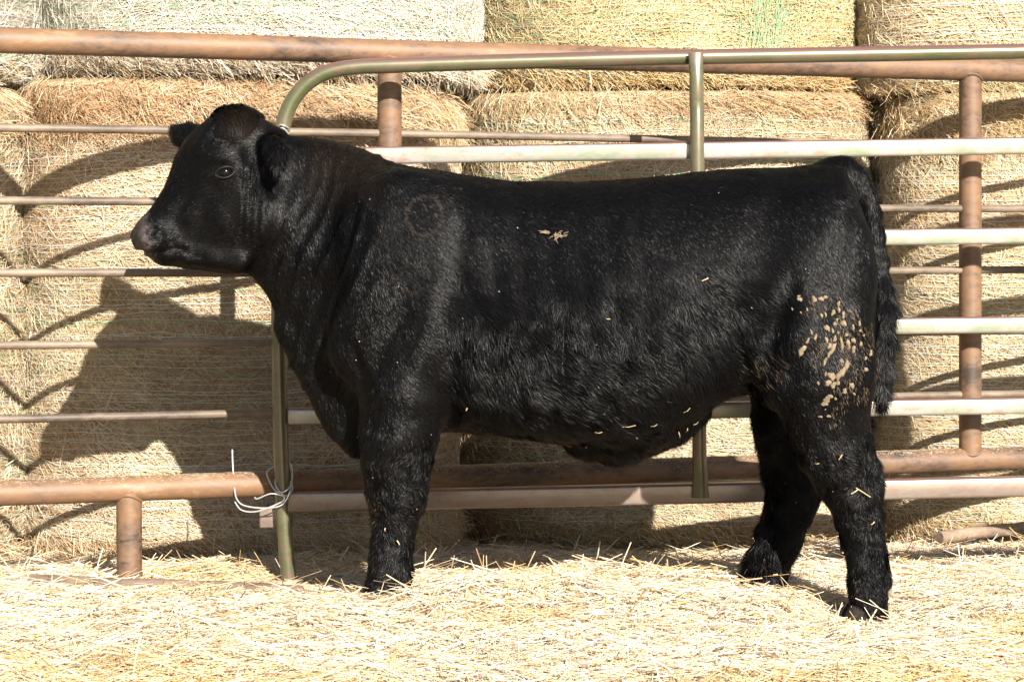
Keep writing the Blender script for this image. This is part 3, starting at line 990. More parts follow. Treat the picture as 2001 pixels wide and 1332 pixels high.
# head: a loft along the face axis, turned a little towards the viewer
PSI = math.radians(20)
HA = P(500, 330, -0.02)
e_px = np.array([-.878, .479]); d_px = np.array([-.479, -.878])
ix = box_idx((-1.12, -.36, .80), (-.58, .26, 1.48), 0.0)
x, y, z = grids(ix)
dx, dy, dz = x - HA[0], y - HA[1], z - HA[2]
hx = dx * math.cos(PSI) + dy * math.sin(PSI)
hl = -dx * math.sin(PSI) + dy * math.cos(PSI)
hxp = hx / PXM / 1.0
hzp = -dz / PXM
S_ = hxp * e_px[0] + hzp * e_px[1] + 0 * hl
D_ = hxp * d_px[0] + hzp * d_px[1] + 0 * hl
HT = np.array([(-75, 48, -90, .085), (-50, 78, -112, .095), (-25, 106, -136, .100), (5, 120, -150, .108), (35, 121, -160, .114), (62, 124, -165, .118), (95, 113, -166, .117), (126, 95, -160, .106), (150, 73, -150, .092), (178, 52, -128, .081),
               (205, 38, -100, .074), (226, 29, -82, .076), (242, 25, -70, .081), (254, 21, -60, .079), (265, 12, -48, .069), (275, 0, -34, .050)], float)
cl_ = lambda c: np.interp(S_, HT[:, 0], HT[:, c])
ht, hb, hw_ = cl_(1), cl_(2), cl_(3)
hc, hh_ = (ht + hb) / 2, (ht - hb) / 2
t_ = (D_ - hc) / hh_
jaw = np.clip(-t_, 0, 1)
bridge = np.clip(t_, 0, 1) * np.clip((S_ - 100) / 60, 0, 1) * np.clip((262 - S_) / 40, 0, 1)
hwf = hw_ * (1 - 0.22 * jaw - 0.30 * bridge)
f = (np.abs(hl / hwf) ** 2.4 + np.abs(t_) ** 2.5) ** (1 / 2.45) - 1
g = np.gradient(f, HS)
gm = np.sqrt(g[0] ** 2 + g[1] ** 2 + g[2] ** 2)
endh = np.maximum(np.maximum(HT[0, 0] - S_, S_ - HT[-1, 0]), 0) * PXM
d = np.clip(f / np.maximum(gm, 3.0), -.2, .2)
d = np.where(endh > 0, np.maximum(d, 0) + endh, d)
union(ix, d.astype(np.float32), 0.035)


def HP(s, dd, l):
    """world point from head coordinates (pixels along the face, pixels up from the axis, metres to the far side)"""
    hx_ = (s * e_px[0] + dd * d_px[0]) * PXM
    hz_ = -(s * e_px[1] + dd * d_px[1]) * PXM
    return np.array([HA[0] + hx_ * math.cos(PSI) - l * math.sin(PSI), HA[1] + hx_ * math.sin(PSI) + l * math.cos(PSI), HA[2] + hz_])


# poll tuft, brow ridges, cheek muscle, jaw, lips, chin
ell(HP(-8, 96, 0), (.062, .075, .042), 0.05)
for l in (-1, 1):
    ell(HP(60, 62, .098 * l), (.040, .020, .022), 0.05)
    cone(HP(90, 30, .098 * l), HP(175, -15, .070 * l), .022, .016, 0.03)
    ell(HP(40, -75, .075 * l), (.075, .045, .070), 0.05)
    cone(HP(215, -72, .052 * l), HP(130, -132, .055 * l), .020, .026, 0.03)
    ell(HP(255, -12, .058 * l), (.028, .024, .030), 0.02)          # nostril wings
cone(HP(244, -58, -.03), HP(244, -58, .03), .022, .022, 0.02)       # chin
cone(HP(226, -64, 0), HP(190, -84, 0), .028, .034, 0.03)
# mouth line
for l in (-1, 1):
    cone(HP(275, -34, .03 * l), HP(262, -42, .074 * l), .009, .008, 0.004, op=cut)
    cone(HP(262, -42, .074 * l), HP(216, -60, .080 * l), .008, .006, 0.004, op=cut)
# nostrils: found where the sight line meets the muzzle, then mirrored to the far side
def trace(u, v):
    d_ = np.array(ray(u, v))
    t = 5.5
    while t < 9:
        p = CAM + d_ * t
        i_ = [int(round((p[k] - o_) / HS)) for k, o_ in enumerate((X0, Y0, Z0))]
        if all(0 <= i_[k] < D.shape[k] for k in range(3)) and D[tuple(i_)] < 0:
            return p
        t += 0.004
    return None


def mirror(p):
    rel = p - HA
    l = -rel[0] * math.sin(PSI) + rel[1] * math.cos(PSI)
    return p + 2 * l * np.array([math.sin(PSI), -math.cos(PSI), 0])


n0, n1_, n2_ = trace(297, 448), trace(290, 460), trace(301, 467)
if n0 is not None and n1_ is not None and n2_ is not None:
    for fn in (lambda q: q, mirror):
        cone(fn(n0), fn(n1_), .014, .013, 0.004, op=cut)
        cone(fn(n1_), fn(n2_), .012, .007, 0.006, op=cut)
# eyes: lids and sockets
EYE = {}
for l in (-1, 1):
    ell(HP(56, 22, .103 * l), (.036, .024, .028), 0.02)
# ears
near_ear = [(518, 285, -.11, 14), (535, 284, -.16, 17), (543, 299, -.185, 18), (541, 318, -.20, 14), (537, 338, -.205, 6)]
far_ear = [(450, 285, .05, 22), (408, 280, .11, 24), (372, 274, .16, 24), (350, 262, .20, 13)]
chain(near_ear, 0.02, 0.75)
chain(far_ear, 0.02, 0.9)
cone(P(543, 298, -.222), P(539, 335, -.232), .013, .008, 0.008, op=cut)

# crease lines: elbow, flank fold, behind the jaw
cone(P(872, 700, -.33), P(862, 830, -.30), .012, .018, 0.04, op=cut)
cone(P(1408, 640, -.345), P(1452, 748, -.30), .010, .016, 0.05, op=cut)
cone(P(560, 400, -.175), P(520, 520, -.145), .014, .012, 0.04, op=cut)
cone(P(610, 640, -.20), P(640, 790, -.15), .010, .012, 0.03, op=cut)
cone(P(690, 700, -.26), P(672, 840, -.16), .010, .014, 0.03, op=cut)

grid = openvdb.FloatGrid(0.25)
grid.copyFromArray(np.ascontiguousarray(D))
BV, BQ = grid.convertToQuads(0.0)[:2]
BV = BV.astype(np.float64) * HS + np.array([X0, Y0, Z0])
BQ = BQ[:, ::-1].astype(np.int64)


def keep_largest(V, Q):
    par = np.arange(len(V))
    for _ in range(400):
        m_ = par[Q].min(axis=1)
        new = par.copy()
        for c in range(4):
            np.minimum.at(new, Q[:, c], m_)
        new = new[new]
        if (new == par).all(): break
        par = new
    ids, cnt = np.unique(par, return_counts=True)
    k = par == ids[cnt.argmax()]
    remap = np.cumsum(k) - 1
    return V[k], remap[Q[k[Q].all(axis=1)]]


BV, BQ = keep_largest(BV, BQ)


def lap(V, Q, it, lam=0.5):
    e = np.concatenate([Q[:, [0, 1]], Q[:, [1, 2]], Q[:, [2, 3]], Q[:, [3, 0]]])
    e = np.concatenate([e, e[:, ::-1]])
    cnt = np.bincount(e[:, 0], minlength=len(V))[:, None]
    for _ in range(it):
        s = np.stack([np.bincount(e[:, 0], weights=V[e[:, 1], c], minlength=len(V)) for c in range(3)], -1)
        V = V + lam * (s / np.maximum(cnt, 1) - V)
    return V


BV = lap(BV, BQ, 2)


def vnormals(V, Q):
    n = np.cross(V[Q[:, 2]] - V[Q[:, 0]], V[Q[:, 3]] - V[Q[:, 1]])
    out = np.stack([sum(np.bincount(Q[:, c], weights=n[:, k], minlength=len(V)) for c in range(4)) for k in range(3)], -1)
    return norm(out)


BN = vnormals(BV, BQ)
if (BN * (BV - BV.mean(0))).sum() < 0:
    BQ = BQ[:, ::-1]; BN = -BN


def uv_of(V):
    rel = V - CAM
    dep = rel[:, 1] * _cp - rel[:, 2] * _sp
    upc = rel[:, 1] * _sp + rel[:, 2] * _cp
    return CU + F * rel[:, 0] / dep, CV - F * upc / dep


def body_uv(V):
    """side-on survey coordinates of the bull itself (orthographic, photo-pixel units)"""
    return CU + V[:, 0] / PXM, 445 - (V[:, 2] - CAM[2]) / PXM


def sstep(a, b_, x):
    t = np.clip((x - a) / (b_ - a), 0, 1)
    return t * t * (3 - 2 * t)


# skin folds and muscle relief
U_, V_ = body_uv(BV)


def pline(pts, w, amp):
    """ridge (amp > 0) or furrow (amp < 0) along a line on the flank, survey pixels"""
    d2 = np.full(len(U_), 1e9)
    for (a, b_), (c, d_) in zip(pts[:-1], pts[1:]):
        ex, ey = c - a, d_ - b_
        t = np.clip(((U_ - a) * ex + (V_ - b_) * ey) / (ex * ex + ey * ey), 0, 1)
        d2 = np.minimum(d2, (U_ - a - t * ex) ** 2 + (V_ - b_ - t * ey) ** 2)
    return amp * np.exp(-d2 / (w * w))


def blob(u, v, ru, rv, amp):
    return amp * np.exp(-((U_ - u) / ru) ** 2 - ((V_ - v) / rv) ** 2)


side_ = np.clip((np.abs(BV[:, 1]) - 0.04) / 0.06, 0, 1)
relief = 0.0035 * vnoise(BV, 9, 51) + 0.002 * vnoise(BV, 22, 52)
mus = (pline([(912, 395), (895, 520), (884, 640), (874, 750)], 30, -.010) + pline([(775, 350), (742, 480), (700, 600), (662, 690)], 34, .008)
       + pline([(705, 400), (672, 540), (640, 650)], 13, -.009) + pline([(745, 700), (765, 645), (800, 600)], 14, -.006) + pline([(850, 560), (830, 660), (790, 740)], 26, .007)
       + pline([(690, 650), (720, 740), (735, 820)], 14, -.007) + blob(1400, 610, 62, 105, -.016) + blob(1455, 400, 55, 40, .008) + blob(1330, 430, 60, 50, -.007)
       + pline([(1628, 410), (1606, 520), (1580, 640)], 22, -.007) + pline([(1470, 715), (1492, 630), (1525, 540)], 20, -.009) + pline([(1540, 560), (1520, 660)], 30, .006)
       + pline([(1420, 640), (1445, 745)], 14, -.007) + pline([(1180, 600), (1215, 640), (1200, 690)], 16, -.006)
       + blob(772, 955, 34, 26, .007) + pline([(788, 1005), (782, 1100)], 9, -.005) + pline([(1680, 985), (1702, 1100)], 9, -.005) + blob(1655, 952, 40, 26, .004) + pline([(1618, 800), (1672, 900)], 16, -.005)
       + pline([(425, 372), (400, 430), (372, 455)], 22, -.010) + pline([(472, 365), (508, 460), (475, 530)], 16, .008) + blob(445, 316, 30, 9, .007) + pline([(412, 348), (345, 405)], 13, .008) + pline([(405, 505), (350, 480)], 12, -.008) + blob(455, 275, 22, 26, -.007) + pline([(395, 300), (440, 232)], 10, .008) + blob(445, 430, 34, 45, .005))
for uu_ in (965, 1020, 1076, 1133, 1190, 1246):
    mus = mus + pline([(uu_ - 12, 430), (uu_, 540), (uu_ + 4, 650)], 15, -.0032)
relief = relief + mus * side_
neckm = sstep(575, 630, U_) * sstep(790, 730, U_) * sstep(430, 330, V_) * sstep(272, 310, V_)
ph_ = (U_ + 0.22 * (V_ - 300) + 12 * vnoise(BV, 8, 53)) * 2 * math.pi / 27
relief = relief + neckm * 0.0042 * (1 - 1.6 * np.abs(np.sin(ph_ * 0.5)) ** 0.7) * (0.6 + 0.6 * vnoise(BV, 6, 60))
nk2 = sstep(515, 570, U_) * sstep(780, 690, U_) * sstep(330, 430, V_) * sstep(820, 720, V_)
ph2 = (U_ + 0.42 * (V_ - 500) + 18 * vnoise(BV, 5, 54)) * 2 * math.pi / 38
relief = relief + nk2 * 0.0052 * (1 - 1.7 * np.abs(np.sin(ph2 * 0.5)) ** 0.6) * (0.65 + 0.6 * vnoise(BV, 4, 61))
chk = sstep(470, 488, U_) * sstep(545, 520, U_) * sstep(310, 350, V_) * sstep(500, 440, V_)
relief = relief + chk * 0.003 * np.sin((U_ + 0.1 * V_ + 6 * vnoise(BV, 9, 55)) * 2 * math.pi / 16)
flk = sstep(840, 900, U_) * sstep(1500, 1380, U_) * sstep(480, 600, V_)
relief = relief + flk * 0.007 * vnoise(BV * np.array([1.4, 1, 0.7]), 13, 56)
legm = sstep(800, 880, V_)
relief = relief + legm * 0.004 * vnoise(BV, 26, 57)
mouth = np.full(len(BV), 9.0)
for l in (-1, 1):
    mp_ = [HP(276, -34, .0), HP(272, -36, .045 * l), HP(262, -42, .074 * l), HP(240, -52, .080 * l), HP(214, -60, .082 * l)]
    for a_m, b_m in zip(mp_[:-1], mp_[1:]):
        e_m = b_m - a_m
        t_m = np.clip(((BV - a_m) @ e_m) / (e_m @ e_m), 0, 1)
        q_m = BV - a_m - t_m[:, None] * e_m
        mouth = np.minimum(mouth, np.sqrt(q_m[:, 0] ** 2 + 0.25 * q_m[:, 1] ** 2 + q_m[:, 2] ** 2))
relief = relief - 0.009 * np.exp(-(mouth / 0.0075) ** 2) + 0.003 * np.exp(-((mouth - 0.016) / 0.007) ** 2)
tailz = sstep(1690, 1712, U_) * sstep(340, 420, V_) * (V_ < 830)
relief = relief * (1 - tailz)
BV = BV + BN * relief[:, None]
BN = vnormals(BV, BQ)

muz = sstep(326, 298, U_ - 0.15 * (V_ - 440) + 8 * vnoise(BV, 40, 62)) * sstep(405, 425, V_) * (V_ < 505)
brown = np.maximum(sstep(60, 10, np.hypot((U_ - 480) / 1.0, (V_ - 250) / 0.9)) * 0.8, neckm * 0.55)
C_BLACK, C_BROWN, C_MUZ = np.array([.0030, .0029, .0032]), np.array([.0105, .0070, .0046]), np.array([.060, .050, .047])
bcol = C_BLACK + (C_BROWN - C_BLACK) * brown[:, None]
bcol = bcol + (C_MUZ - bcol) * muz[:, None]
bcol = bcol * (0.25 + 0.75 * sstep(0.004, 0.010, mouth))[:, None]  # shade of the mouth groove painted into the hide colour
if n0 is not None:
    for fn in (lambda q: q, mirror):
        dn = np.minimum(np.linalg.norm(BV - fn((n0 + n1_) / 2), axis=1), np.linalg.norm(BV - fn((n1_ + n2_) / 2), axis=1))
        bcol = bcol * (0.12 + 0.88 * sstep(0.011, 0.017, dn))[:, None]  # darkness inside the nostril hollows is painted into the colour

m, nt, b = mat_new("black_hide")
at = nd(nt, "ShaderNodeAttribute", attribute_name="tint")
tc = nd(nt, "ShaderNodeTexCoord")
mp = nd(nt, "ShaderNodeMapping"); mp.inputs["Scale"].default_value = (1, 1, 0.3)
nt.links.new(tc.outputs["Object"], mp.inputs[0])
nz = noise(nt, 120, 5, 0.7, mp.outputs[0])
nt.links.new(at.outputs["Color"], b.inputs["Base Color"])
b.inputs["Roughness"].default_value = 0.5
b.inputs["Specular IOR Level"].default_value = 0.14
bump(nt, b, nz.outputs["Fac"], 0.5, 0.004)
M_HIDE = m

m, nt, b = mat_new("black_hair")
at = nd(nt, "ShaderNodeAttribute", attribute_name="tint")
nt.links.new(at.outputs["Color"], b.inputs["Base Color"])
b.inputs["Roughness"].default_value = 0.38
b.inputs["Specular IOR Level"].default_value = 0.14
M_HAIR = m

bull = quads_mesh("bull", BV, BQ, M_HIDE, cols=bcol, origin=(0, 0, 0))
tag(bull, "black bull standing side on in deep straw, mud spots on its thigh", "bull")
bvh = BVHTree.FromPolygons([tuple(v) for v in BV], [tuple(int(i) for i in q) for q in BQ])


def hit(u, v):
    h = bvh.ray_cast(Vector(CAM), ray(u, v))
    return (np.array(h[0]), np.array(h[1])) if h[0] is not None else None


# eyes
m, nt, b = mat_new("eye_gloss")
b.inputs["Base Color"].default_value = (0.0025, 0.0018, 0.0018, 1)
b.inputs["Roughness"].default_value = 0.10
b.inputs["Specular IOR Level"].default_value = 0.25
M_EYE = m
m, nt, b = mat_new("eyelid_skin")
b.inputs["Base Color"].default_value = (0.0045, 0.004, 0.004, 1)
b.inputs["Roughness"].default_value = 0.5
b.inputs["Specular IOR Level"].default_value = 0.15
M_LID = m


def near_pt(p):
    r_ = bvh.find_nearest(Vector(p))
    return np.array(r_[0]), np.array(r_[1])


h = hit(440, 337)
eye_spots = []
if h is not None:
    eye_spots.append((h[0], norm(h[1])))
fp_, fn_ = near_pt(HP(56, 22, .13))
eye_spots.append((fp_, norm(fn_)))
for (p, n) in eye_spots:
    bm = bmesh.new()
    bmesh.ops.create_uvsphere(bm, u_segments=24, v_segments=16, radius=0.023)
    mt = Matrix.Translation(Vector(p - n * 0.0125)) @ Matrix.Diagonal((1.1, 1, .95, 1))
    bmesh.ops.transform(bm, matrix=mt, verts=bm.verts)
    bm_obj("eye", bm, M_EYE, bull)
    # lids: an almond ring lying on the face
    nz_ = Vector(n)
    ax = Vector((e_px[0], 0, -e_px[1])); ax = (ax - nz_ * ax.dot(nz_)).normalized()
    up = nz_.cross(ax)
    if up.z < 0: up = -up
    ax2 = (ax * 0.93 + up * 0.25).normalized(); up2 = (up - ax2 * up.dot(ax2)).normalized()
    ring = []
    for k in range(29):
        a = 2 * math.pi * k / 28
        ca, sa = math.cos(a), math.sin(a)
        q = Vector(p) + ax2 * (0.0275 * ca) + up2 * (0.0150 * sa * (1 - 0.25 * ca * ca)) + nz_ * (0.0055 * (1 - ca * ca) - 0.001)
        ring.append(q)
    V, Q = tube([tuple(q) for q in ring], 0.0042, seg=8, cap=False)
    quads_mesh("eyelid", V, Q, M_LID, bull)

# hooves and dewclaws
m, nt, b = mat_new("hoof_horn")
tc = nd(nt, "ShaderNodeTexCoord")
n1 = noise(nt, 40, 5, 0.6, tc.outputs["Object"])
r = ramp(nt, [(0.35, (0.010, 0.008, 0.007)), (0.65, (0.030, 0.022, 0.017))])
nt.links.new(n1.outputs["Fac"], r.inputs[0]); nt.links.new(r.outputs[0], b.inputs["Base Color"])
b.inputs["Roughness"].default_value = 0.7
b.inputs["Specular IOR Level"].default_value = 0.15
M_HOOF = m
m, nt, b = mat_new("dewclaw_horn")
b.inputs["Base Color"].default_value = (0.22, 0.15, 0.10, 1)
b.inputs["Roughness"].default_value = 0.7
M_CLAW = m


def hoof(cx, cy, z):
    """cloven hoof: two pointed claws side by side"""
    for s in (-1, 1):
        bm = bmesh.new()
        bmesh.ops.create_uvsphere(bm, u_segments=16, v_segments=10, radius=1.0)
        for v in bm.verts:
            zz = max(v.co.z, -0.55)
            toe = 1 + 0.35 * max(-v.co.x, 0) * (0.4 - 0.6 * zz)
            v.co = Vector((cx - 0.014 + v.co.x * 0.052 * toe, cy + s * 0.022 + v.co.y * 0.022, z + 0.03 + zz * 0.052))
        bm_obj("hoof", bm, M_HOOF, bull)


for pts in (nf, ff, nh, fh):
    u, v, Y, r_ = pts[-1]
    c = P(u, v, Y)
    hoof(c[0], c[1], max(c[2] - 0.03, -0.045))
for (u, v, Y) in ((1733, 1158, -.175), (1733, 1158, -.135), (1515, 1147, .145), (1519, 1144, .19)):
    bm = bmesh.new()
    bmesh.ops.create_uvsphere(bm, u_segments=12, v_segments=8, radius=1.0)
    c = P(u, v, Y)
    bmesh.ops.transform(bm, matrix=Matrix.Translation(Vector(c)) @ Matrix.Rotation(0.5, 4, 'Y') @ Matrix.Diagonal((.013, .011, .018, 1)), verts=bm.verts)
    bm_obj("dewclaw", bm, M_CLAW, bull)

# dried mud on the thigh: small flattened crusts lying on the hair
m, nt, b = mat_new("dried_mud")
tc = nd(nt, "ShaderNodeTexCoord")
n1 = noise(nt, 90, 5, 0.6, tc.outputs["Object"])
r = ramp(nt, [(0.3, (0.11, 0.080, 0.050)), (0.7, (0.235, 0.180, 0.110))])
nt.links.new(n1.outputs["Fac"], r.inputs[0]); nt.links.new(r.outputs[0], b.inputs["Base Color"])
b.inputs["Roughness"].default_value = 0.95
bump(nt, b, n1.outputs["Fac"], 0.5, 0.003)
M_MUD = m
# (u, v, half width, half height, tilt in degrees) in survey pixels
MUD = [(1563, 585, 6, 6, 0), (1561, 579, 4, 3, 0), (1591, 585, 6.5, 6.5, 0), (1604, 584, 6, 6, 0), (1612, 581, 5, 5, 0), (1577, 605, 3, 4, 0), (1565, 611, 2, 3, 0), (1549, 604, 2, 4, 0),
       (1638, 594, 4, 7, 0), (1639, 606, 3.5, 6, 10), (1628, 611, 4, 9, 12), (1605, 617, 4, 5, 0), (1613, 615, 3, 6, 0), (1647, 612, 3, 5, 0), (1647, 618, 3, 6, 0), (1635, 625, 3, 4, 0), (1631, 633, 4, 6, 0), (1648, 632, 6, 8, -10), (1616, 641, 6, 9, -15),
       (1627, 647, 4, 5, 0), (1637, 650, 3, 3, 0), (1653, 654, 4, 5, 0), (1666, 640, 3, 6, 0), (1678, 632, 3, 6, 0), (1679, 646, 3, 4, 0), (1585, 649, 3, 6, -15), (1593, 659, 4, 7, 15), (1578, 666, 4, 7, 25), (1567, 685, 8, 13, 18), (1615, 664, 4, 8, 0),
       (1631, 662, 5, 7, 20), (1644, 671, 4.5, 14, -8), (1657, 672, 4, 13, -20), (1667, 665, 5, 7, 0), (1667, 682, 4.5, 9, 0), (1628, 680, 4.5, 15, 28), (1620, 692, 4, 10, 15), (1621, 676, 4, 9, 10), (1681, 672, 3, 7, -10), (1700, 690, 4, 7, 10), (1612, 706, 4, 10, 10),
       (1644, 705, 4, 8, -15), (1654, 714, 6, 12, 30), (1646, 726, 6, 15, 32), (1638, 735, 5, 12, 35), (1625, 735, 9, 10, 20), (1618, 748, 7, 8, -10), (1628, 752, 7, 8, 10), (1613, 731, 3, 5, 0), (1691, 722, 5, 6, -30), (1637, 748, 4, 7, 20),
       (1664, 753, 6, 8, 10), (1650, 764, 6, 6, 0), (1668, 769, 3, 4, 0), (1616, 780, 9, 9, 0), (1611, 788, 7, 7, 0), (1621, 774, 7, 6, 0), (1603, 813, 5, 2.5, 0), (1619, 812, 5, 3.5, 10), (1632, 778, 4, 3, 0), (1599, 748, 3, 5, 0), (1690, 700, 3, 5, 0), (1686, 655, 2, 3, 0)]
Vm, Qm, off = [], [], 0
for (u, v, a, b_, deg) in MUD:
    h = hit(u, v)
    if h is None: continue
    p, n = h; n = norm(n)
    rx = norm(np.array([1.0, 0, 0]) - n * n[0]); up = np.cross(rx, n) * (1 if np.cross(rx, n)[2] > 0 else -1)
    c_, s_ = math.cos(math.radians(deg)), math.sin(math.radians(deg))
    d1, d2 = rx * c_ - up * s_, rx * s_ + up * c_
    NR, NA = 5, 14
    vs = []
    sd = rng.uniform(0, 100)
    for i in range(NR):
        q = (i + 0.02) / (NR - 1) if i else 0.03
        for j in range(NA):
            an = 2 * math.pi * j / NA
            wob_ = 1 + 0.22 * math.sin(an * 2 + sd) + 0.16 * math.sin(an * 3 + sd * 2) + 0.13 * math.sin(an * 5 + sd * 3)
            hgt = 0.0042 + 0.0022 * math.sqrt(max(1 - min(q, 1) ** 2, 0)) if i < NR - 1 else 0.0
            vs.append(p + d1 * (a * 0.86 * PXM * q * wob_ * math.cos(an)) + d2 * (b_ * 0.86 * PXM * q * wob_ * math.sin(an)) + n * hgt)
    for i in range(NR - 1):
        for j in range(NA):
            Qm.append((off + i * NA + j, off + i * NA + (j + 1) % NA, off + (i + 1) * NA + (j + 1) % NA, off + (i + 1) * NA + j))
    Vm += vs; off += len(vs)
o = quads_mesh("dried_mud", np.array(Vm), np.array(Qm), M_MUD, bull)
o["label"] = "tan dried mud crusts on the bull's thigh"

# coat: hair laid along the lie of the coat
def coat(n_near, n_far):
    tri_c = BV[BQ].mean(1)
    q = BV[BQ]
    ar = np.linalg.norm(np.cross(q[:, 2] - q[:, 0], q[:, 3] - q[:, 1]), axis=1) * 0.5
    facing = BN[BQ].mean(1)
    view = norm(CAM - tri_c)
    near = (facing * view).sum(1) > -0.25
    u, v = body_uv(tri_c)
    dens = np.ones(len(BQ)) + 1.0 * sstep(780, 880, v) + 0.8 * (u < 560) + 1.5 * (u > 1715)
    idx = np.concatenate([rng.choice(len(BQ), n_near, p=(ar * dens * near) / (ar * dens * near).sum()),
                          rng.choice(len(BQ), n_far, p=(ar * dens * ~near) / (ar * dens * ~near).sum())])
    n = len(idx)
    a, b_ = rng.random((n, 1)), rng.random((n, 1))
    c = BV[BQ[idx]]; cn_ = BN[BQ[idx]]
    p = (c[:, 0] * (1 - a) + c[:, 1] * a) * (1 - b_) + (c[:, 3] * (1 - a) + c[:, 2] * a) * b_
    nn = norm((cn_[:, 0] * (1 - a) + cn_[:, 1] * a) * (1 - b_) + (cn_[:, 3] * (1 - a) + cn_[:, 2] * a) * b_)
    U, V = body_uv(p)
    # regions
    head = (U < 525) & (V < 560)
    ear = ((U > 505) & (U < 575) & (V > 245) & (V < 380) & (p[:, 1] < -0.13)) | ((U < 420) & (V < 285) & (p[:, 1] > 0.10))
    poll = np.hypot((U - 468) / 1.2, (V - 228)) < 40 + 12 * vnoise(p, 30, 80)
    tail = (U > 1716) | ((U > 1690) & (V < 470) & (V > 330) & (np.abs(p[:, 1]) < 0.05))
    switch = (U > 1705) & (V > 545) & (V < 830) & (p[:, 1] > -0.12)
    leg = sstep(790, 900, V) * (((U > 680) & (U < 880)) | (U > 1440))
    low = sstep(470, 640, V) * sstep(850, 920, U) * sstep(1560, 1450, U)
    muzz = (U - 0.15 * (V - 440) < 309 + rng.normal(0, 7, n)) & (V > 405)
    # lie of the coat
    fl = np.tile(np.array([[0.62, 0.0, -0.78]]), (n, 1))
    fl[:, 0] += 0.35 * sstep(500, 380, V) * (U > 800)
    rump = sstep(1480, 1620, U)
    fl = fl * (1 - rump[:, None]) + rump[:, None] * np.array([0.35, 0, -0.94])
    nk = (sstep(820, 700, U) * (U > 520))[:, None]
    fl = fl * (1 - nk) + nk * np.array([0.30, 0, -0.95])
    fl = fl * (1 - leg[:, None]) + leg[:, None] * np.array([0.12, 0, -1.0])
    fl[head] = np.array([0.8, 0, 0.25])
    fl[poll] = np.array([0.35, -0.3, -0.5])
    fl[ear] = np.array([0.1, -0.2, -1.0])
    far_e = ear & (p[:, 1] > 0.05)
    fl[far_e] = np.array([-0.6, 0.3, 0.5])
    fl[tail | switch] = np.array([0.0, 0, -1.0])
    w1_ = vnoise(p, 9, 71) * 0.55 + vnoise(p, 24, 72) * 0.45
    amp = 0.35 + 0.9 * low + 1.2 * leg + 0.6 * poll - 0.15 * head
    an = w1_ * amp + rng.normal(0, 0.16, n) + rng.normal(0, 0.25, n) * leg + rng.normal(0, 0.22, n) * switch
    t = norm(fl - nn * (fl * nn).sum(1, keepdims=True))
    bt = np.cross(nn, t)
    t = t * np.cos(an)[:, None] + bt * np.sin(an)[:, None]
    bt = np.cross(nn, t)
    L = 0.012 + 0.021 * low + 0.008 * leg
    L = np.where(head, 0.008, L)
    L = np.where(poll, 0.016, L); L = np.where(ear, 0.024, L); L = np.where(tail, 0.018, L); L = np.where(switch, 0.052, L)
    if n0 is not None:
        dn_ = np.minimum(np.linalg.norm(p - (n0 + n1_) / 2, axis=1), np.linalg.norm(p - (n1_ + n2_) / 2, axis=1))
        L = np.where(dn_ < 0.021, 0.002, L)
    L = np.where(muzz, 0.003, L)
    L = L * rng.uniform(0.65, 1.3, n)
    rise = 0.22 + 0.14 * low + 0.14 * leg + 0.2 * ear + 0.15 * poll + 0.02 * switch
    rise = rise * rng.uniform(0.5, 1.5, n)
    curl = vnoise(p, 40, 74) * (0.25 * low + 0.6 * leg + 0.3 * poll + 0.1)
    K = 4
    Pt = np.zeros((n, K, 3))
    for k in range(K):
        s = k / (K - 1)
        Pt[:, k] = p + nn * 0.0008 + t * (L * s)[:, None] + nn * (L * rise * (s - 0.35 * s * s) * 1.2)[:, None] + bt * (L * curl * s * s)[:, None]
    W = rng.uniform(0.0009, 0.0017, n)
    clump = np.stack([vnoise(p * np.array([1.5, 1, 0.8]), 26, 90 + c_) for c_ in range(3)], -1) + 0.7 * np.stack([vnoise(p * np.array([1.6, 1, .7]), 55, 95 + c_) for c_ in range(3)], -1)
    clump = clump * (0.16 + 0.50 * low + 0.38 * leg)[:, None] * np.where(head, 0.5, 1)[:, None]
    face = norm(nn + clump + bt * (rng.normal(0, 0.22, n) * (1 + low + leg))[:, None] + t * rng.normal(0, 0.07, n)[:, None])
    br = np.maximum(sstep(60, 10, np.hypot(U - 480, V - 250)), sstep(575, 630, U) * sstep(790, 730, U) * sstep(430, 330, V) * 0.8)
    base = C_BLACK + (C_BROWN * 1.25 - C_BLACK) * (br * rng.uniform(0.3, 1.1, n))[:, None]
    base = base * rng.uniform(0.6, 1.5, (n, 1))
    dusty = (rng.random(n) < 0.0015 + 0.025 * leg)
    base[dusty] = np.array([.06, .045, .03]) * rng.uniform(0.4, 1.2, (dusty.sum(), 1))
    soil = np.hypot((U - 1475) / 45, (V - 710) / 32)
    sl2 = (soil < 1) & (rng.random(n) < 0.13) & (p[:, 1] < 0)
    base[sl2] = np.array([.12, .085, .05]) * rng.uniform(0.5, 1.2, (sl2.sum(), 1))
    knee = (np.hypot((U - 728) / 22, (V - 985) / 40) < 1) & (rng.random(n) < 0.12)
    base[knee] = np.array([.13, .09, .05])
    ring = (np.abs(np.hypot((U - 833) / 33, (V - 421) / 35) - 1) < 0.09) & (rng.random(n) < 0.75) & (p[:, 1] < 0)
    ring |= (np.abs(np.hypot((U - 816) / 30, (V - 537) / 26) - 1) < 0.10) & (rng.random(n) < 0.35) & (p[:, 1] < 0)
    base[ring] = np.array([.027, .0205, .0155]) * rng.uniform(0.5, 1.3, (ring.sum(), 1))
    md = np.full(n, 9.0)
    for (mu, mv, ma, mb, _d) in MUD:
        md = np.minimum(md, np.hypot((U - mu - 0.0) / (ma + 3), (V - mv) / (mb + 4)))
    mdm = (md < 1.1) & (rng.random(n) < 0.20) & (p[:, 1] < 0)
    base[mdm] = np.array([.13, .095, .06]) * rng.uniform(0.4, 1.2, (mdm.sum(), 1))
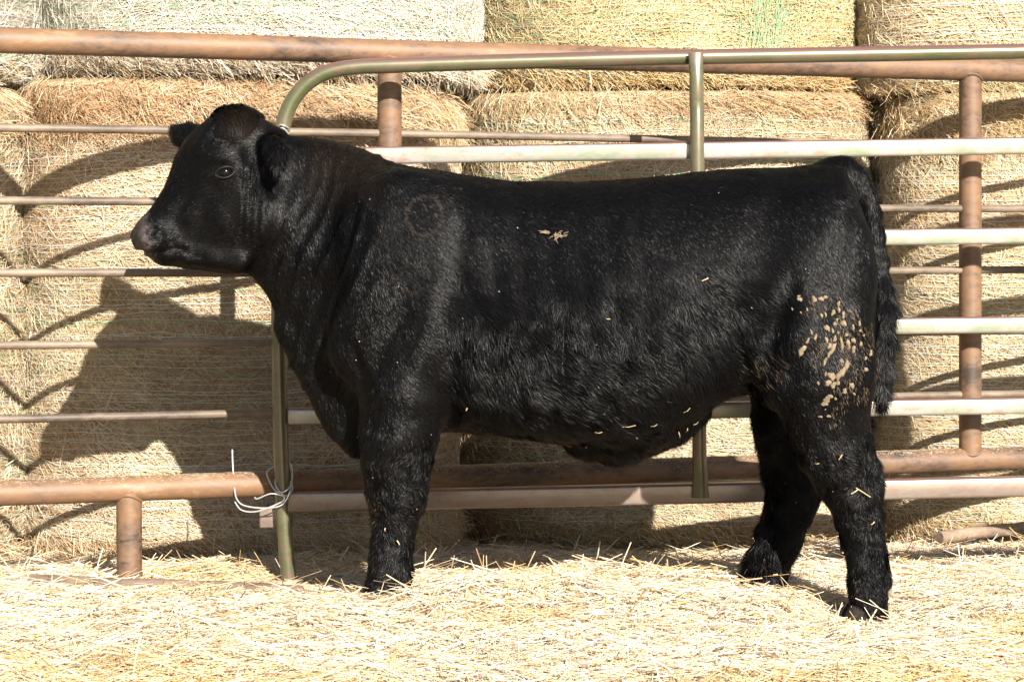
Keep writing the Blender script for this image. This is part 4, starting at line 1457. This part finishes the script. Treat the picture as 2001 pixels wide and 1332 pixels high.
    base = base + (C_MUZ - base) * (muzz * 0.8)[:, None]
    Vh, Qh, Ch = ribbons(Pt, W, face, base, taper=(1.0, 0.95, 0.7, 0.15), ridge=0.12)
    o = quads_mesh("hair_coat", Vh, Qh, M_HAIR, bull, cols=Ch, smooth=np.zeros(len(Qh), bool))
    return o


coat(470000, 70000)

# straw bits caught in the coat
flecks = [(915, 792, 12, 75), (1083, 857, 20, 55), (1146, 862, 10, 80), (1227, 825, 26, 5), (1337, 793, 16, 35), (1276, 822, 13, 25), (1321, 842, 20, -80), (1335, 833, 12, 80), (1242, 845, 9, -60), (1114, 860, 12, 5), (1352, 820, 12, -10), (865, 862, 12, 10),
          (1683, 961, 34, -32), (1668, 958, 16, 35), (774, 1056, 10, -65), (756, 1032, 7, 85), (300, 503, 16, 50), (1376, 546, 13, 25), (1185, 625, 6, 0), (1170, 835, 14, 15), (700, 850, 6, 70), (1640, 890, 12, 60), (1600, 900, 9, 20), (1700, 1020, 8, 40), (1512, 1120, 9, 5)]
for (u, v, ln, deg) in flecks:
    h = hit(u, v)
    if h is None: continue
    p, n = h; n = norm(n)
    rx = norm(np.array([1.0, 0, 0]) - n * n[0]); up = np.cross(n, rx); up = up if up[2] > 0 else -up
    dr = rx * math.cos(math.radians(deg)) + up * math.sin(math.radians(deg))
    V, Q, C = ribbons(np.array([[p + n * 0.014 - dr * ln * PXM * .5, p + n * 0.018, p + n * 0.016 + dr * ln * PXM * .5]]), np.array([rng.uniform(0.002, 0.0036)]), n[None], np.array([[.50, .39, .21]]) * rng.uniform(0.6, 1.1), ridge=0.3)
    quads_mesh("straw_stem", V, Q, M_STRAW, bull, cols=C, smooth=np.zeros(len(Q), bool))
pp_, nn_, cc_ = [], [], []
for _ in range(38):                                                   # pale chaff specks
    u, v = rng.uniform(560, 1700), rng.uniform(340, 1000)
    h = hit(u, v)
    if h is None: continue
    p, n = h; n = norm(n); dr = norm(np.cross(n, rng.normal(0, 1, 3)))
    l_ = rng.uniform(0.0010, 0.0022)
    pp_.append([p + n * 0.0105 - dr * l_, p + n * 0.012, p + n * 0.0105 + dr * l_]); nn_.append(n); cc_.append([.28, .24, .19])
V, Q, C = ribbons(np.array(pp_), rng.uniform(0.0015, 0.0028, len(pp_)), np.array(nn_), np.array(cc_), ridge=0.3)
o = quads_mesh("chaff", V, Q, M_STRAW, bull, cols=C, smooth=np.zeros(len(Q), bool))
o["kind"] = "stuff"
pp_, nn_ = [], []
for k in range(46):
    an = rng.uniform(-2.9, 0.6) if k > 14 else rng.uniform(2.7, 3.4)
    u0, v0 = (1090 + rng.normal(0, 7), 463 + rng.normal(0, 4)) if k > 14 else (1070 + rng.normal(0, 5), 458 + rng.normal(0, 2))
    ln = rng.uniform(4, 13)
    h0, h1 = hit(u0, v0), hit(u0 + ln * math.cos(an), v0 - ln * 0.75 * math.sin(an))
    if h0 is None or h1 is None: continue
    pp_.append([h0[0] + norm(h0[1]) * 0.009, (h0[0] + h1[0]) / 2 + norm(h0[1]) * 0.011, h1[0] + norm(h1[1]) * 0.009]); nn_.append(norm(h0[1]))
V, Q, C = ribbons(np.array(pp_), rng.uniform(0.0015, 0.0035, len(pp_)), np.array(nn_), np.tile(np.array([[.17, .135, .085]]), (len(pp_), 1)), taper=(0.6, 1, 0.3))
o = quads_mesh("dung_splash", V, Q, M_MUD, bull, cols=C, smooth=np.zeros(len(Q), bool))
